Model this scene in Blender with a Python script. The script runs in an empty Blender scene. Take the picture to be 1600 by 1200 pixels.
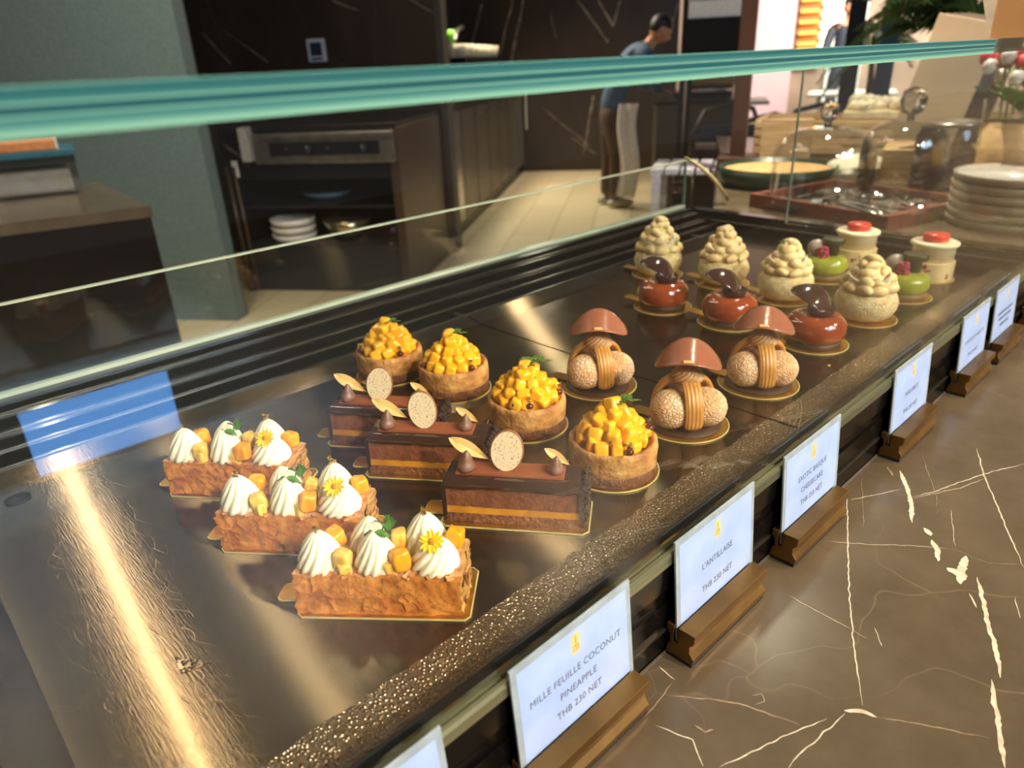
import bpy, math, random
from mathutils import Vector, Matrix, noise
PI = math.pi
S = bpy.context.scene
# ---------------------------------------------------------------- camera
# solved from the vanishing points of the case; tray surface is z = 0, metres
F = 1112.1
RW = Matrix(((0.7212882, 0.31372428, -0.61751147), (-0.69142997, 0.27356577, -0.66864517), (-0.04084022, 0.90925181, 0.41423813)))
CAM = Vector((0, 0, 0.33))
cd = bpy.data.cameras.new('camera'); cam = bpy.data.objects.new('camera', cd); S.collection.objects.link(cam)
cam.matrix_world = Matrix.Translation(CAM) @ RW.to_4x4()
cd.sensor_width = 36; cd.lens = F / 1600 * 36; cd.clip_start = 0.01; cd.clip_end = 100
cd.dof.use_dof = True; cd.dof.focus_distance = 0.56; cd.dof.aperture_fstop = 7.0
S.camera = cam
def ray(px, py): return RW @ Vector((px - 800, 600 - py, -F))
def at(px, py, z=0.0):
    r = ray(px, py); return CAM + r * ((z - CAM.z) / r.z)
def aty(px, py, y):
    r = ray(px, py); return CAM + r * (y / r.y)
def atd(px, py, d):
    r = ray(px, py); return CAM + r * (d / math.hypot(r.x, r.y))
# ---------------------------------------------------------------- world, exposure
w = bpy.data.worlds.new('world'); S.world = w; w.use_nodes = True
bg = w.node_tree.nodes['Background']; bg.inputs[0].default_value = (0.42, 0.36, 0.30, 1); bg.inputs[1].default_value = 0.30
S.view_settings.view_transform = 'Standard'; S.view_settings.look = 'None'
S.view_settings.exposure = 0.12; S.view_settings.gamma = 1.0; S.view_settings.use_curve_mapping = False
# ---------------------------------------------------------------- lights
def area(name, loc, target, size, power, col, size_y=None, shape='DISK', spread=None):
    l = bpy.data.lights.new(name, 'AREA'); l.energy = power; l.color = col; l.size = size; l.shape = shape
    if size_y: l.shape = 'RECTANGLE'; l.size_y = size_y
    if spread: l.spread = math.radians(spread)
    o = bpy.data.objects.new(name, l); S.collection.objects.link(o); o.location = loc
    o.rotation_euler = (Vector(target) - Vector(loc)).to_track_quat('-Z', 'Y').to_euler()
    return o
WARM = (1.0, 0.80, 0.55); WARM2 = (1.0, 0.86, 0.66); COOL = (0.55, 0.74, 1.0)
area('ceiling_spot', (-0.1, -2.1, 1.75), (0.25, 0.4, 0), 0.14, 10.5, WARM, spread=70)
area('ceiling_spot', (0.9, -2.0, 1.75), (0.6, 0.4, 0), 0.14, 10.5, WARM, spread=70)
area('ceiling_spot', (2.1, -1.5, 1.75), (1.0, 0.4, 0), 0.14, 10, WARM, spread=70)
def strip(name, a, b, z, wd, power, col):
    a = Vector(a + (z,)); b = Vector(b + (z,)); l = bpy.data.lights.new(name, 'AREA'); l.shape = 'RECTANGLE'; l.size = (b - a).length; l.size_y = wd; l.energy = power; l.color = col
    o = bpy.data.objects.new(name, l); S.collection.objects.link(o); o.location = (a + b) / 2; o.rotation_euler = (0, 0, math.atan2(b.y - a.y, b.x - a.x)); return o
strip('led_strip', (0.27, 1.45), (0.56, 4.6), 1.75, 0.05, 21, WARM)
strip('led_strip', (0.92, 1.90), (1.40, 2.45), 1.75, 0.035, 3, WARM)
area('ceiling_spot', (2.3, 0.95, 1.85), (2.15, 0.8, 0), 0.12, 26, WARM2, spread=85)
area('kitchen_light', (4.5, 5.5, 1.9), (4.6, 4.6, -0.9), 0.5, 46, WARM2, spread=120)
area('kitchen_light', (5.5, 5.4, 1.9), (5.2, 4.5, -0.9), 0.4, 30, WARM2, spread=120)
area('kitchen_light', (0.9, 2.9, 1.9), (1.3, 3.3, -0.6), 0.3, 9, WARM2, spread=90)
area('window_daylight', (0.9, -3.6, 2.1), (0.5, 0.2, 0), 2.6, 120, COOL, 1.4)
area('blue_patch_light', (0.42, -1.9, -0.72), (0.42, 0.2, -0.72), 0.42, 3.6, (0.14, 0.42, 1.0), 0.36)  # added blue light, placed only for its reflected patch in the front glass
area('hall_light', (9.0, 2.6, 2.6), (12, 4, 0), 2.0, 700, (1.0, 0.93, 0.85))
# ---------------------------------------------------------------- materials
def lin(c):
    return tuple(((v / 255) / 12.92 if v / 255 <= 0.04045 else ((v / 255 + 0.055) / 1.055) ** 2.4) for v in c)
class NT:
    def __init__(s, m): s.t = m.node_tree; s.n = s.t.nodes; s.l = s.t.links
    def new(s, ty, **kw):
        x = s.n.new(ty)
        for k, v in kw.items():
            if k.startswith('i_'):
                key = k[2:]; key = int(key) if key.isdigit() else key
                x.inputs[key].default_value = v
            else: setattr(x, k, v)
        return x
    def link(s, a, b): s.l.new(a, b)
_mc = {}
def mat(name, rgb, rough=0.5, metal=0.0, rgb2=None, vs=60, bump=0.0, bs=200, bd=0.001, sss=0.0, spec=0.5, coat=0.0, aniso=0.0, trans=0.0, emit=0.0, det=4, stretch=None, lo=0.35, hi=0.65, ior=None):
    if name in _mc: return _mc[name]
    m = bpy.data.materials.new(name); m.use_nodes = True; T = NT(m); b = T.n['Principled BSDF']
    c = lin(rgb) + (1,); b.inputs['Base Color'].default_value = c
    b.inputs['Roughness'].default_value = rough; b.inputs['Metallic'].default_value = metal
    b.inputs['Specular IOR Level'].default_value = spec; b.inputs['Coat Weight'].default_value = coat; b.inputs['Coat Roughness'].default_value = 0.05
    b.inputs['Anisotropic'].default_value = aniso; b.inputs['Transmission Weight'].default_value = trans
    if ior: b.inputs['IOR'].default_value = ior
    if sss: b.inputs['Subsurface Weight'].default_value = sss; b.inputs['Subsurface Scale'].default_value = 0.004; b.inputs['Subsurface Radius'].default_value = (1, 0.6, 0.3)
    if emit: b.inputs['Emission Color'].default_value = c; b.inputs['Emission Strength'].default_value = emit
    tc = T.new('ShaderNodeTexCoord'); src = tc.outputs['Object']
    if stretch:
        mp = T.new('ShaderNodeMapping'); mp.inputs['Scale'].default_value = stretch; T.link(src, mp.inputs[0]); src = mp.outputs[0]
    n1 = T.new('ShaderNodeTexNoise'); n1.inputs['Scale'].default_value = vs; n1.inputs['Detail'].default_value = det; T.link(src, n1.inputs['Vector'])
    if rgb2 is None: rgb2 = tuple(v * 0.9 for v in rgb)
    cr = T.new('ShaderNodeValToRGB'); cr.color_ramp.elements[0].position = lo; cr.color_ramp.elements[1].position = hi
    cr.color_ramp.elements[0].color = lin(rgb2) + (1,); cr.color_ramp.elements[1].color = c
    T.link(n1.outputs['Fac'], cr.inputs[0]); T.link(cr.outputs[0], b.inputs['Base Color'])
    if bump:
        n2 = T.new('ShaderNodeTexNoise'); n2.inputs['Scale'].default_value = bs; n2.inputs['Detail'].default_value = 5; T.link(src, n2.inputs['Vector'])
        bp = T.new('ShaderNodeBump'); bp.inputs['Strength'].default_value = bump; bp.inputs['Distance'].default_value = bd
        T.link(n2.outputs['Fac'], bp.inputs['Height']); T.link(bp.outputs[0], b.inputs['Normal'])
    _mc[name] = m; return m
def glass(name, tint=(0.97, 0.985, 0.98), f0=0.045, rough=0.0, extra=0.0, gl=(1, 1, 1)):
    """clear sheet glass: Schlick mix of see-through and mirror reflection"""
    if name in _mc: return _mc[name]
    m = bpy.data.materials.new(name); m.use_nodes = True; T = NT(m)
    T.n.remove(T.n['Principled BSDF']); out = T.n['Material Output']
    g = T.new('ShaderNodeNewGeometry'); d = T.new('ShaderNodeVectorMath', operation='DOT_PRODUCT')
    T.link(g.outputs['Incoming'], d.inputs[0]); T.link(g.outputs['Normal'], d.inputs[1])
    a = T.new('ShaderNodeMath', operation='ABSOLUTE'); T.link(d.outputs['Value'], a.inputs[0])
    o = T.new('ShaderNodeMath', operation='SUBTRACT'); o.inputs[0].default_value = 1; T.link(a.outputs[0], o.inputs[1])
    p = T.new('ShaderNodeMath', operation='POWER'); T.link(o.outputs[0], p.inputs[0]); p.inputs[1].default_value = 5
    q = T.new('ShaderNodeMath', operation='MULTIPLY_ADD'); T.link(p.outputs[0], q.inputs[0]); q.inputs[1].default_value = 1 - f0 - extra; q.inputs[2].default_value = f0 + extra
    t = T.new('ShaderNodeBsdfTransparent'); t.inputs[0].default_value = tint + (1,)
    gs = T.new('ShaderNodeBsdfGlossy'); gs.inputs['Roughness'].default_value = rough; gs.inputs['Color'].default_value = gl + (1,)
    mx = T.new('ShaderNodeMixShader'); T.link(q.outputs[0], mx.inputs[0]); T.link(t.outputs[0], mx.inputs[1]); T.link(gs.outputs[0], mx.inputs[2])
    T.link(mx.outputs[0], out.inputs[0]); _mc[name] = m; return m
def stone(name, rgb, rgb2, vein, scale=1.2, width=0.012, rough=0.25, spec=0.5, rot=(0, 0, 0), stretch=(1, 1, 1), vs=3):
    m = bpy.data.materials.new(name); m.use_nodes = True; T = NT(m); b = T.n['Principled BSDF']
    b.inputs['Roughness'].default_value = rough; b.inputs['Specular IOR Level'].default_value = spec
    tc = T.new('ShaderNodeTexCoord'); mp = T.new('ShaderNodeMapping'); mp.inputs['Rotation'].default_value = rot; mp.inputs['Scale'].default_value = stretch
    T.link(tc.outputs['Object'], mp.inputs[0])
    nz = T.new('ShaderNodeTexNoise', i_Scale=vs, i_Detail=9.0, i_Roughness=0.62); T.link(mp.outputs[0], nz.inputs['Vector'])
    cr = T.new('ShaderNodeValToRGB'); cr.color_ramp.elements[0].position = 0.35; cr.color_ramp.elements[1].position = 0.68
    cr.color_ramp.elements[0].color = lin(rgb2) + (1,); cr.color_ramp.elements[1].color = lin(rgb) + (1,); T.link(nz.outputs['Fac'], cr.inputs[0])
    n3 = T.new('ShaderNodeTexNoise', i_Scale=scale * 2.5, i_Detail=3.0); T.link(mp.outputs[0], n3.inputs['Vector'])
    vm = T.new('ShaderNodeVectorMath', operation='MULTIPLY_ADD'); T.link(n3.outputs['Color'], vm.inputs[0]); vm.inputs[1].default_value = (0.25, 0.25, 0.25); T.link(mp.outputs[0], vm.inputs[2])
    vo = T.new('ShaderNodeTexVoronoi', feature='DISTANCE_TO_EDGE', i_Scale=scale); T.link(vm.outputs[0], vo.inputs['Vector'])
    lt = T.new('ShaderNodeMapRange', i_1=0.0, i_2=width, i_3=1.0, i_4=0.0); T.link(vo.outputs['Distance'], lt.inputs[0])
    n4 = T.new('ShaderNodeTexNoise', i_Scale=scale * 1.3, i_Detail=2.0); T.link(mp.outputs[0], n4.inputs['Vector'])
    mr = T.new('ShaderNodeMapRange', i_1=0.45, i_2=0.6, i_3=0.0, i_4=0.75); T.link(n4.outputs['Fac'], mr.inputs[0])
    mu = T.new('ShaderNodeMath', operation='MULTIPLY'); T.link(lt.outputs[0], mu.inputs[0]); T.link(mr.outputs[0], mu.inputs[1])
    mx = T.new('ShaderNodeMix', data_type='RGBA'); T.link(mu.outputs[0], mx.inputs[0]); T.link(cr.outputs[0], mx.inputs[6]); mx.inputs[7].default_value = lin(vein) + (1,)
    T.link(mx.outputs[2], b.inputs['Base Color'])
    return m
# ---------------------------------------------------------------- mesh builder
class MB:
    def __init__(s): s.v = []; s.f = []; s.mi = []
    def add(s, vs, fs, mi=0, M=None):
        o = len(s.v)
        s.v += [(M @ Vector(p)) if M else Vector(p) for p in vs]
        s.f += [tuple(i + o for i in f) for f in fs]; s.mi += [mi] * len(fs); return s
    def box(s, a, b, mi=0, M=None):
        x0, y0, z0 = a; x1, y1, z1 = b
        return s.add([(x0, y0, z0), (x1, y0, z0), (x1, y1, z0), (x0, y1, z0), (x0, y0, z1), (x1, y0, z1), (x1, y1, z1), (x0, y1, z1)],
            [(3, 2, 1, 0), (4, 5, 6, 7), (0, 1, 5, 4), (1, 2, 6, 5), (2, 3, 7, 6), (3, 0, 4, 7)], mi, M)
    def lathe(s, prof, n=32, M=None, mi=0, fn=None, arc=None):
        """prof: (r,z) bottom to top; fn(r,z,a)->(x,y,z)"""
        vs = []; fs = []
        for r, z in prof:
            for k in range(n):
                a = 2 * PI * k / n
                vs.append(fn(r, z, a) if fn else (r * math.cos(a), r * math.sin(a), z))
        for j in range(len(prof) - 1):
            for k in range(n):
                k2 = (k + 1) % n; fs.append((j * n + k, j * n + k2, (j + 1) * n + k2, (j + 1) * n + k))
        if prof[0][0] > 1e-6: fs.append(tuple(range(n - 1, -1, -1)))
        if prof[-1][0] > 1e-6: fs.append(tuple((len(prof) - 1) * n + k for k in range(n)))
        return s.add(vs, fs, mi, M)
    def prism(s, pts, z0, z1, mi=0, M=None):
        n = len(pts)
        vs = [(p[0], p[1], z0) for p in pts] + [(p[0], p[1], z1) for p in pts]
        fs = [tuple(range(n - 1, -1, -1)), tuple(range(n, 2 * n))] + [(i, (i + 1) % n, n + (i + 1) % n, n + i) for i in range(n)]
        return s.add(vs, fs, mi, M)
    def tube(s, path, rad, n=10, mi=0, M=None, flat=None, cap=True):
        path = [Vector(p) for p in path]; m = len(path); vs = []; fs = []
        if not hasattr(rad, '__len__'): rad = [rad] * m
        up = Vector((0, 0, 1)); prev = None
        for i, p in enumerate(path):
            t = (path[min(i + 1, m - 1)] - path[max(i - 1, 0)]).normalized()
            if prev is None:
                a = t.cross(up);
                if a.length < 1e-3: a = t.cross(Vector((1, 0, 0)))
                a.normalize()
            else:
                a = (prev - t * prev.dot(t)).normalized()
            prev = a; b = a.cross(t)
            for k in range(n):
                an = 2 * PI * k / n
                q = math.cos(an) * a + math.sin(an) * b * (flat or 1); vs.append(p + q * rad[i])
        for i in range(m - 1):
            for k in range(n):
                k2 = (k + 1) % n; fs.append((i * n + k, i * n + k2, (i + 1) * n + k2, (i + 1) * n + k))
        if cap: fs.append(tuple(range(n - 1, -1, -1))); fs.append(tuple((m - 1) * n + k for k in range(n)))
        return s.add(vs, fs, mi, M)
    def ball(s, c, r, M=None, mi=0, n=14, m=9, fn=None):
        c = Vector(c)
        prof = [(math.sin(PI * j / m), -math.cos(PI * j / m)) for j in range(m + 1)]
        rr = r if hasattr(r, '__len__') else (r, r, r)
        def g(a, z, an):
            p = Vector((a * math.cos(an), a * math.sin(an), z)); k = fn(p) if fn else 1
            return (c.x + p.x * rr[0] * k, c.y + p.y * rr[1] * k, c.z + p.z * rr[2] * k)
        return s.lathe(prof, n, M, mi, g)
    def extr(s, prof, x0, x1, mi=0, M=None):
        """prof: (y,z) polygon extruded along x"""
        n = len(prof)
        vs = [(x0, p[0], p[1]) for p in prof] + [(x1, p[0], p[1]) for p in prof]
        fs = [tuple(range(n)), tuple(range(2 * n - 1, n - 1, -1))] + [((i + 1) % n, i, n + i, n + (i + 1) % n) for i in range(n)]
        return s.add(vs, fs, mi, M)
    def build(s, name, mats, parent=None, smooth=False, bevel=0, loc=None, rot=None, sub=0, label=None, recalc=True):
        me = bpy.data.meshes.new(name); me.from_pydata([tuple(p) for p in s.v], [], s.f); me.update()
        if not isinstance(mats, (list, tuple)): mats = [mats]
        for m in mats: me.materials.append(m)
        me.polygons.foreach_set('material_index', s.mi)
        if recalc:
            import bmesh
            b = bmesh.new(); b.from_mesh(me); bmesh.ops.recalc_face_normals(b, faces=b.faces); b.to_mesh(me); b.free()
        if smooth: me.polygons.foreach_set('use_smooth', [True] * len(me.polygons))
        o = bpy.data.objects.new(name, me); S.collection.objects.link(o)
        if parent: o.parent = parent
        if loc is not None: o.location = loc
        if rot is not None: o.rotation_euler = rot
        if bevel:
            bv = o.modifiers.new('bevel', 'BEVEL'); bv.width = bevel; bv.segments = 2; bv.limit_method = 'ANGLE'
        if sub:
            sb = o.modifiers.new('sub', 'SUBSURF'); sb.levels = sub; sb.render_levels = sub
        if smooth and not sub:
            for p in me.polygons: p.use_smooth = True
        if label: o['label'] = label
        return o
def sharp(o, ang=40):
    me = o.data; me.set_sharp_from_angle(angle=math.radians(ang)); return o
def tag(o, label=None, cat=None, group=None, kind=None):
    if label: o['label'] = label
    if cat: o['category'] = cat
    if group: o['group'] = group
    if kind: o['kind'] = kind
    return o
def thing(name, label, cat, loc=(0, 0, 0), rz=0, group=None):
    o = bpy.data.objects.new(name, None); S.collection.objects.link(o); o.empty_display_size = 0.02
    o.location = loc; o.rotation_euler = (0, 0, rz); return tag(o, label, cat, group)
def T3(x, y, z): return Matrix.Translation((x, y, z))
def RX(a): return Matrix.Rotation(a, 4, 'X')
def RY(a): return Matrix.Rotation(a, 4, 'Y')
def RZ(a): return Matrix.Rotation(a, 4, 'Z')
def SC(x, y, z): return Matrix.Diagonal((x, y, z, 1))
# ================================================================ SETTING
FZ = -0.90          # floor
CT = -0.055         # customer counter top
fl = bpy.data.materials.new('floor_oak'); fl.use_nodes = True; T = NT(fl); b = T.n['Principled BSDF']; b.inputs['Roughness'].default_value = 0.45
tc = T.new('ShaderNodeTexCoord'); mp = T.new('ShaderNodeMapping'); mp.inputs['Rotation'].default_value = (0, 0, -0.65); T.link(tc.outputs['Object'], mp.inputs[0])
br = T.new('ShaderNodeTexBrick', i_Scale=1.0, offset=0.5); br.inputs['Color1'].default_value = lin((206, 186, 150)) + (1,); br.inputs['Color2'].default_value = lin((186, 165, 130)) + (1,); br.inputs['Mortar'].default_value = lin((150, 130, 100)) + (1,)
br.inputs['Mortar Size'].default_value = 0.004; br.inputs['Brick Width'].default_value = 1.2; br.inputs['Row Height'].default_value = 0.3; T.link(mp.outputs[0], br.inputs[0]); T.link(br.outputs[0], b.inputs['Base Color'])
o = MB().box((-6, -6, FZ - 0.1), (22, 14, FZ)).build('floor', fl); tag(o, kind='structure')
Kc = Vector((3.13, 4.0, 0)); KU = Vector((.8, .6, 0)); KV = Vector((.6, -.8, 0))
def K(s, t, z=0): return Kc + KU * s + KV * t + Vector((0, 0, z))
KM = Matrix(((.8, .6, 0, Kc.x), (.6, -.8, 0, Kc.y), (0, 0, 1, 0), (0, 0, 0, 1)))   # (s,t,z) -> world
def kbox(mb, a, b, mi=0): return mb.box(a, b, mi, KM)
m_wall = stone('brown_marble_wall', (62, 50, 41), (46, 37, 31), (78, 66, 56), 1.1, 0.008, 0.35, 0.4, rot=(0.35, 0.5, 0.3), stretch=(1, 1, .45), vs=2)
m_green = mat('green_panel_paint', (52, 68, 64), 0.4, rgb2=(42, 57, 54), vs=3)
m_groove = mat('panel_groove', (96, 116, 116), 0.4)
mb = MB()
kbox(mb, (-1.54, -6, FZ), (-1.452, -0.79, 2.0), 1)
for t0, t1 in ((-0.90, -0.79), (-1.26, -0.907), (-1.61, -1.267), (-1.98, -1.617), (-2.35, -1.987), (-2.7, -2.357), (-3.1, -2.707), (-4.5, -3.107)):
    kbox(mb, (-1.452, t0, FZ), (-1.44, t1, 2.0), 0)
tag(mb.build('wall_left', [m_green, m_groove]), kind='structure')
mb = MB(); kbox(mb, (0, -2.2, FZ), (0.12, 0.03, 2.2)); 
def on_s(px, py, s_):
    r = ray(px, py); k = ((Kc - CAM).dot(KU) + s_) / r.dot(KU); return CAM + r * k
def wall_veins(mb, s_, lines):
    for pts, wd in lines:
        P = [on_s(x, y, s_ - .0015) for x, y in pts]; Q = []
        for i in range(len(P) - 1):
            for k in range(14): Q.append(P[i].lerp(P[i + 1], k / 14))
        Q.append(P[-1]); Lf = []; Rt = []
        for i, p in enumerate(Q):
            d = (Q[min(i + 1, len(Q) - 1)] - Q[max(i - 1, 0)]).normalized(); nn = d.cross(KU).normalized(); p = p + nn * .02 * noise.noise(p * 4)
            e = wd * (.45 + abs(noise.noise(p * 7))); Lf.append(p + nn * e); Rt.append(p - nn * e)
        m = len(Q); mb.add([tuple(p) for p in Lf + Rt], [(i, i + 1, m + i + 1, m + i) for i in range(m - 1)], 1)
m_wvein = mat('pale_wall_vein', (168, 152, 132), .5, rgb2=(110, 96, 82), vs=12)
wall_veins(mb, 0, [(((315, 52), (360, 100)), .004), (((345, 45), (418, 100)), .003), (((520, 0), (560, 15)), .003), (((640, 0), (680, 25)), .003), (((600, 250), (660, 330)), .004)])
tag(mb.build('wall_oven', [m_wall, m_wvein]), kind='structure')
mb = MB(); kbox(mb, (0.13, -0.82, FZ), (3.86, -0.70, 2.2)); tag(mb.build('wall_counter', m_wall), kind='structure')
mb = MB(); kbox(mb, (3.86, -0.82, FZ), (3.98, 1.72, 2.2)); wall_veins(mb, 3.86, [(((801, 0), (782, 85)), .012), (((818, 0), (800, 90), (797, 160)), .011), (((752, 6), (738, 70)), .006), (((902, 0), (951, 66)), .009), (((935, 0), (958, 42)), .010), (((969, 0), (957, 42)), .010), (((1061, 0), (1050, 42)), .007), (((716, 0), (712, 24)), .008),
    (((927, 150), (911, 243)), .010), (((848, 168), (920, 228)), .005), (((893, 216), (930, 240)), .005), (((860, 20), (868, 60)), .004)])
tag(mb.build('wall_back', [m_wall, m_wvein]), kind='structure')
mb = MB(); kbox(mb, (-0.012, 0.03, FZ), (0.13, 0.075, 2.2)); tag(mb.build('trim_1', mat('bronze_trim', (70, 64, 56), 0.6)), kind='structure')
# ================================================================ DISPLAY CASE
m_black = mat('black_anodised_metal', (26, 23, 21), 0.22, 0.6, rgb2=(18, 16, 15), vs=8)
m_black2 = mat('black_gloss_frame', (34, 30, 27), 0.12, 0.7, vs=8)
m_rail = mat('champagne_rail', (150, 146, 112), 0.28, 0.75, rgb2=(120, 124, 100), vs=4, stretch=(0.5, 40, 40))
m_edge = mat('polished_edge_highlight', (226, 222, 196), 0.18, 0.4, rgb2=(190, 200, 180), vs=6)
g_pane = glass('clear_pane', f0=0.035)
g_back = glass('clear_back_pane', tint=(0.90, 0.93, 0.92), f0=0.04)
def brushed(name, rgb, rgb2, rough, stretch, bump=0.05, scale=60, aniso=0.6):
    m = bpy.data.materials.new(name); m.use_nodes = True; T = NT(m); b = T.n['Principled BSDF']
    b.inputs['Metallic'].default_value = 1; b.inputs['Anisotropic'].default_value = aniso
    tg = T.new('ShaderNodeTangent', direction_type='RADIAL', axis='Z')
    tc = T.new('ShaderNodeTexCoord'); mp = T.new('ShaderNodeMapping'); mp.inputs['Scale'].default_value = stretch; T.link(tc.outputs['Object'], mp.inputs[0])
    n1 = T.new('ShaderNodeTexNoise', i_Scale=scale, i_Detail=5.0); T.link(mp.outputs[0], n1.inputs['Vector'])
    n2 = T.new('ShaderNodeTexNoise', i_Scale=6.0, i_Detail=3.0); T.link(tc.outputs['Object'], n2.inputs['Vector'])
    cr = T.new('ShaderNodeValToRGB'); cr.color_ramp.elements[0].color = lin(rgb2) + (1,); cr.color_ramp.elements[1].color = lin(rgb) + (1,); cr.color_ramp.elements[0].position = .35; cr.color_ramp.elements[1].position = .65
    T.link(n2.outputs['Fac'], cr.inputs[0]); T.link(cr.outputs[0], b.inputs['Base Color'])
    mr = T.new('ShaderNodeMapRange', i_1=0.3, i_2=0.7, i_3=rough * 0.85, i_4=rough * 1.2); T.link(n1.outputs['Fac'], mr.inputs[0]); T.link(mr.outputs[0], b.inputs['Roughness'])
    # fine random scratches
    vo = T.new('ShaderNodeTexVoronoi', feature='DISTANCE_TO_EDGE', i_Scale=26.0); n5 = T.new('ShaderNodeTexNoise', i_Scale=9.0, i_Detail=1.0); T.link(tc.outputs['Object'], n5.inputs['Vector'])
    vm = T.new('ShaderNodeVectorMath', operation='MULTIPLY_ADD'); T.link(n5.outputs['Color'], vm.inputs[0]); vm.inputs[1].default_value = (.35, .35, .35); T.link(tc.outputs['Object'], vm.inputs[2]); T.link(vm.outputs[0], vo.inputs['Vector'])
    sc = T.new('ShaderNodeMapRange', i_1=0.0, i_2=0.006, i_3=1.0, i_4=0.0); T.link(vo.outputs['Distance'], sc.inputs[0])
    ad = T.new('ShaderNodeMath', operation='MULTIPLY_ADD'); T.link(sc.outputs[0], ad.inputs[0]); ad.inputs[1].default_value = -0.6; T.link(n1.outputs['Fac'], ad.inputs[2])
    bp = T.new('ShaderNodeBump', i_Strength=bump, i_Distance=0.001); T.link(ad.outputs[0], bp.inputs['Height']); T.link(bp.outputs[0], b.inputs['Normal'])
    return m
m_tray = brushed('dark_brushed_steel', (96, 83, 67), (84, 72, 58), 0.13, (14, 1, 1), bump=0.05, aniso=0.0)
T = NT(m_tray); b = T.n['Principled BSDF']; out = T.n['Material Output']
ga = T.new('ShaderNodeBsdfAnisotropic'); ga.inputs['Color'].default_value = lin((140, 124, 98)) + (1,); ga.inputs['Roughness'].default_value = 0.23; ga.inputs['Anisotropy'].default_value = 0.88
cx = T.new('ShaderNodeCombineXYZ'); cx.inputs[0].default_value = 1.0; T.link(cx.outputs[0], ga.inputs['Tangent'])
mx = T.new('ShaderNodeMixShader'); mx.inputs[0].default_value = 0.36; T.link(b.outputs[0], mx.inputs[1]); T.link(ga.outputs[0], mx.inputs[2]); T.link(mx.outputs[0], out.inputs[0])
XL, XR = -0.75, 1.30
case = thing('display_case', 'long black refrigerated pastry display case with glass top, front and end panes', 'display case')
MB().box((XL, 0.2115, -0.050), (XR + .04, 0.90, -0.012)).build('base_deck', m_black, case)
MB().box((XL, 0.2125, FZ), (XR + .04, 0.90, -0.050)).build('body', mat('case_body', (30, 26, 23), 0.5), case)
# front face with ledge lines
MB().extr([(0.2115, 0.020), (0.236, 0.020), (0.236, -0.052), (0.2102, -0.052), (0.2102, -0.036), (0.2135, -0.033), (0.2135, -0.004), (0.2115, 0.0)], XL, XR + .04).build('front_fascia', m_black, case, bevel=0.0006)
MB().box((XL, 0.2095, -0.0345), (XR + .04, 0.2135, -0.0330)).build('fascia_trim', mat('fascia_trim_metal', (120, 112, 100), 0.25, 0.9), case)
MB().extr([(0.2096, 0.0215), (0.2096, 0.0285), (0.2108, 0.0305), (0.2135, 0.0305), (0.2142, 0.0285), (0.2155, 0.0285), (0.2162, 0.0305), (0.219, 0.0305), (0.2195, 0.0285), (0.2195, 0.0215)], XL, XR + .04).build('front_rail', m_rail, case)
MB().extr([(0.2196, 0.0275), (0.2245, 0.0255), (0.2245, -0.004), (0.2196, -0.004)], XL, XR).build('inner_rail', m_black2, case)
g_f = MB().box((XL, 0.2137, 0.029), (1.298, 0.2160, 0.3170)).build('front_glass', g_pane, case)
# glass top in two lengths with green polished front edge
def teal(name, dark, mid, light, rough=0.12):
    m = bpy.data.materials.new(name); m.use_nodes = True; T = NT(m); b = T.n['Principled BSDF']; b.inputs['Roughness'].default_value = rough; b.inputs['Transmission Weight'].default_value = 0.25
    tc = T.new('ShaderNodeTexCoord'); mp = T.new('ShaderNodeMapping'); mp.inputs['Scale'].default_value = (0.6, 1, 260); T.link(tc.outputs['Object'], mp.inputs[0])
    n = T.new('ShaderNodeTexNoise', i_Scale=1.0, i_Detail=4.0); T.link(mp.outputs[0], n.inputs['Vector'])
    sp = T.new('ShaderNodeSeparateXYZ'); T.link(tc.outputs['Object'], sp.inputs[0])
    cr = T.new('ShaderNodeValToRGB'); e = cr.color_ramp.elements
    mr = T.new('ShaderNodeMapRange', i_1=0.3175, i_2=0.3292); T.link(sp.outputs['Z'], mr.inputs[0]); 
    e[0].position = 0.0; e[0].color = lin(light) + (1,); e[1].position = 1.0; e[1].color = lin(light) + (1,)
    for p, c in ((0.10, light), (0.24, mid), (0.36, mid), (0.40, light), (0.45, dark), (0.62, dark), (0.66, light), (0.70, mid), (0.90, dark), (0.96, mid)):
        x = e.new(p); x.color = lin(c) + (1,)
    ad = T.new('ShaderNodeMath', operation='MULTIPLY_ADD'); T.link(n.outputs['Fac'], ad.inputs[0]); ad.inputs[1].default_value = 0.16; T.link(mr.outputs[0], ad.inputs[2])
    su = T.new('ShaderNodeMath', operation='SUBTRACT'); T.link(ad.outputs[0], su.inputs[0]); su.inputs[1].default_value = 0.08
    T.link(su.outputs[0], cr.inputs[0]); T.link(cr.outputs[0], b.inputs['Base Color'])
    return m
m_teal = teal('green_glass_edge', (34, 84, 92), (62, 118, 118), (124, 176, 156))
g_top = glass('top_glass', tint=(0.94, 0.97, 0.955), f0=0.045)
for x0, x1 in ((XL, 0.8115), (0.8130, XR)):
    sh = MB().box((x0, 0.2147, 0.3175), (x1, 0.62, 0.3292)).build('glass_top', g_top, case)
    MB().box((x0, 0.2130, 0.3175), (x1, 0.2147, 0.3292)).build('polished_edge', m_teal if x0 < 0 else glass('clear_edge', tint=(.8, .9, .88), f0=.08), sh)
m_gedge = mat('pale_glass_edge', (214, 218, 196), 0.15, 0.0, rgb2=(180, 196, 176), vs=5, spec=0.8)
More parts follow.
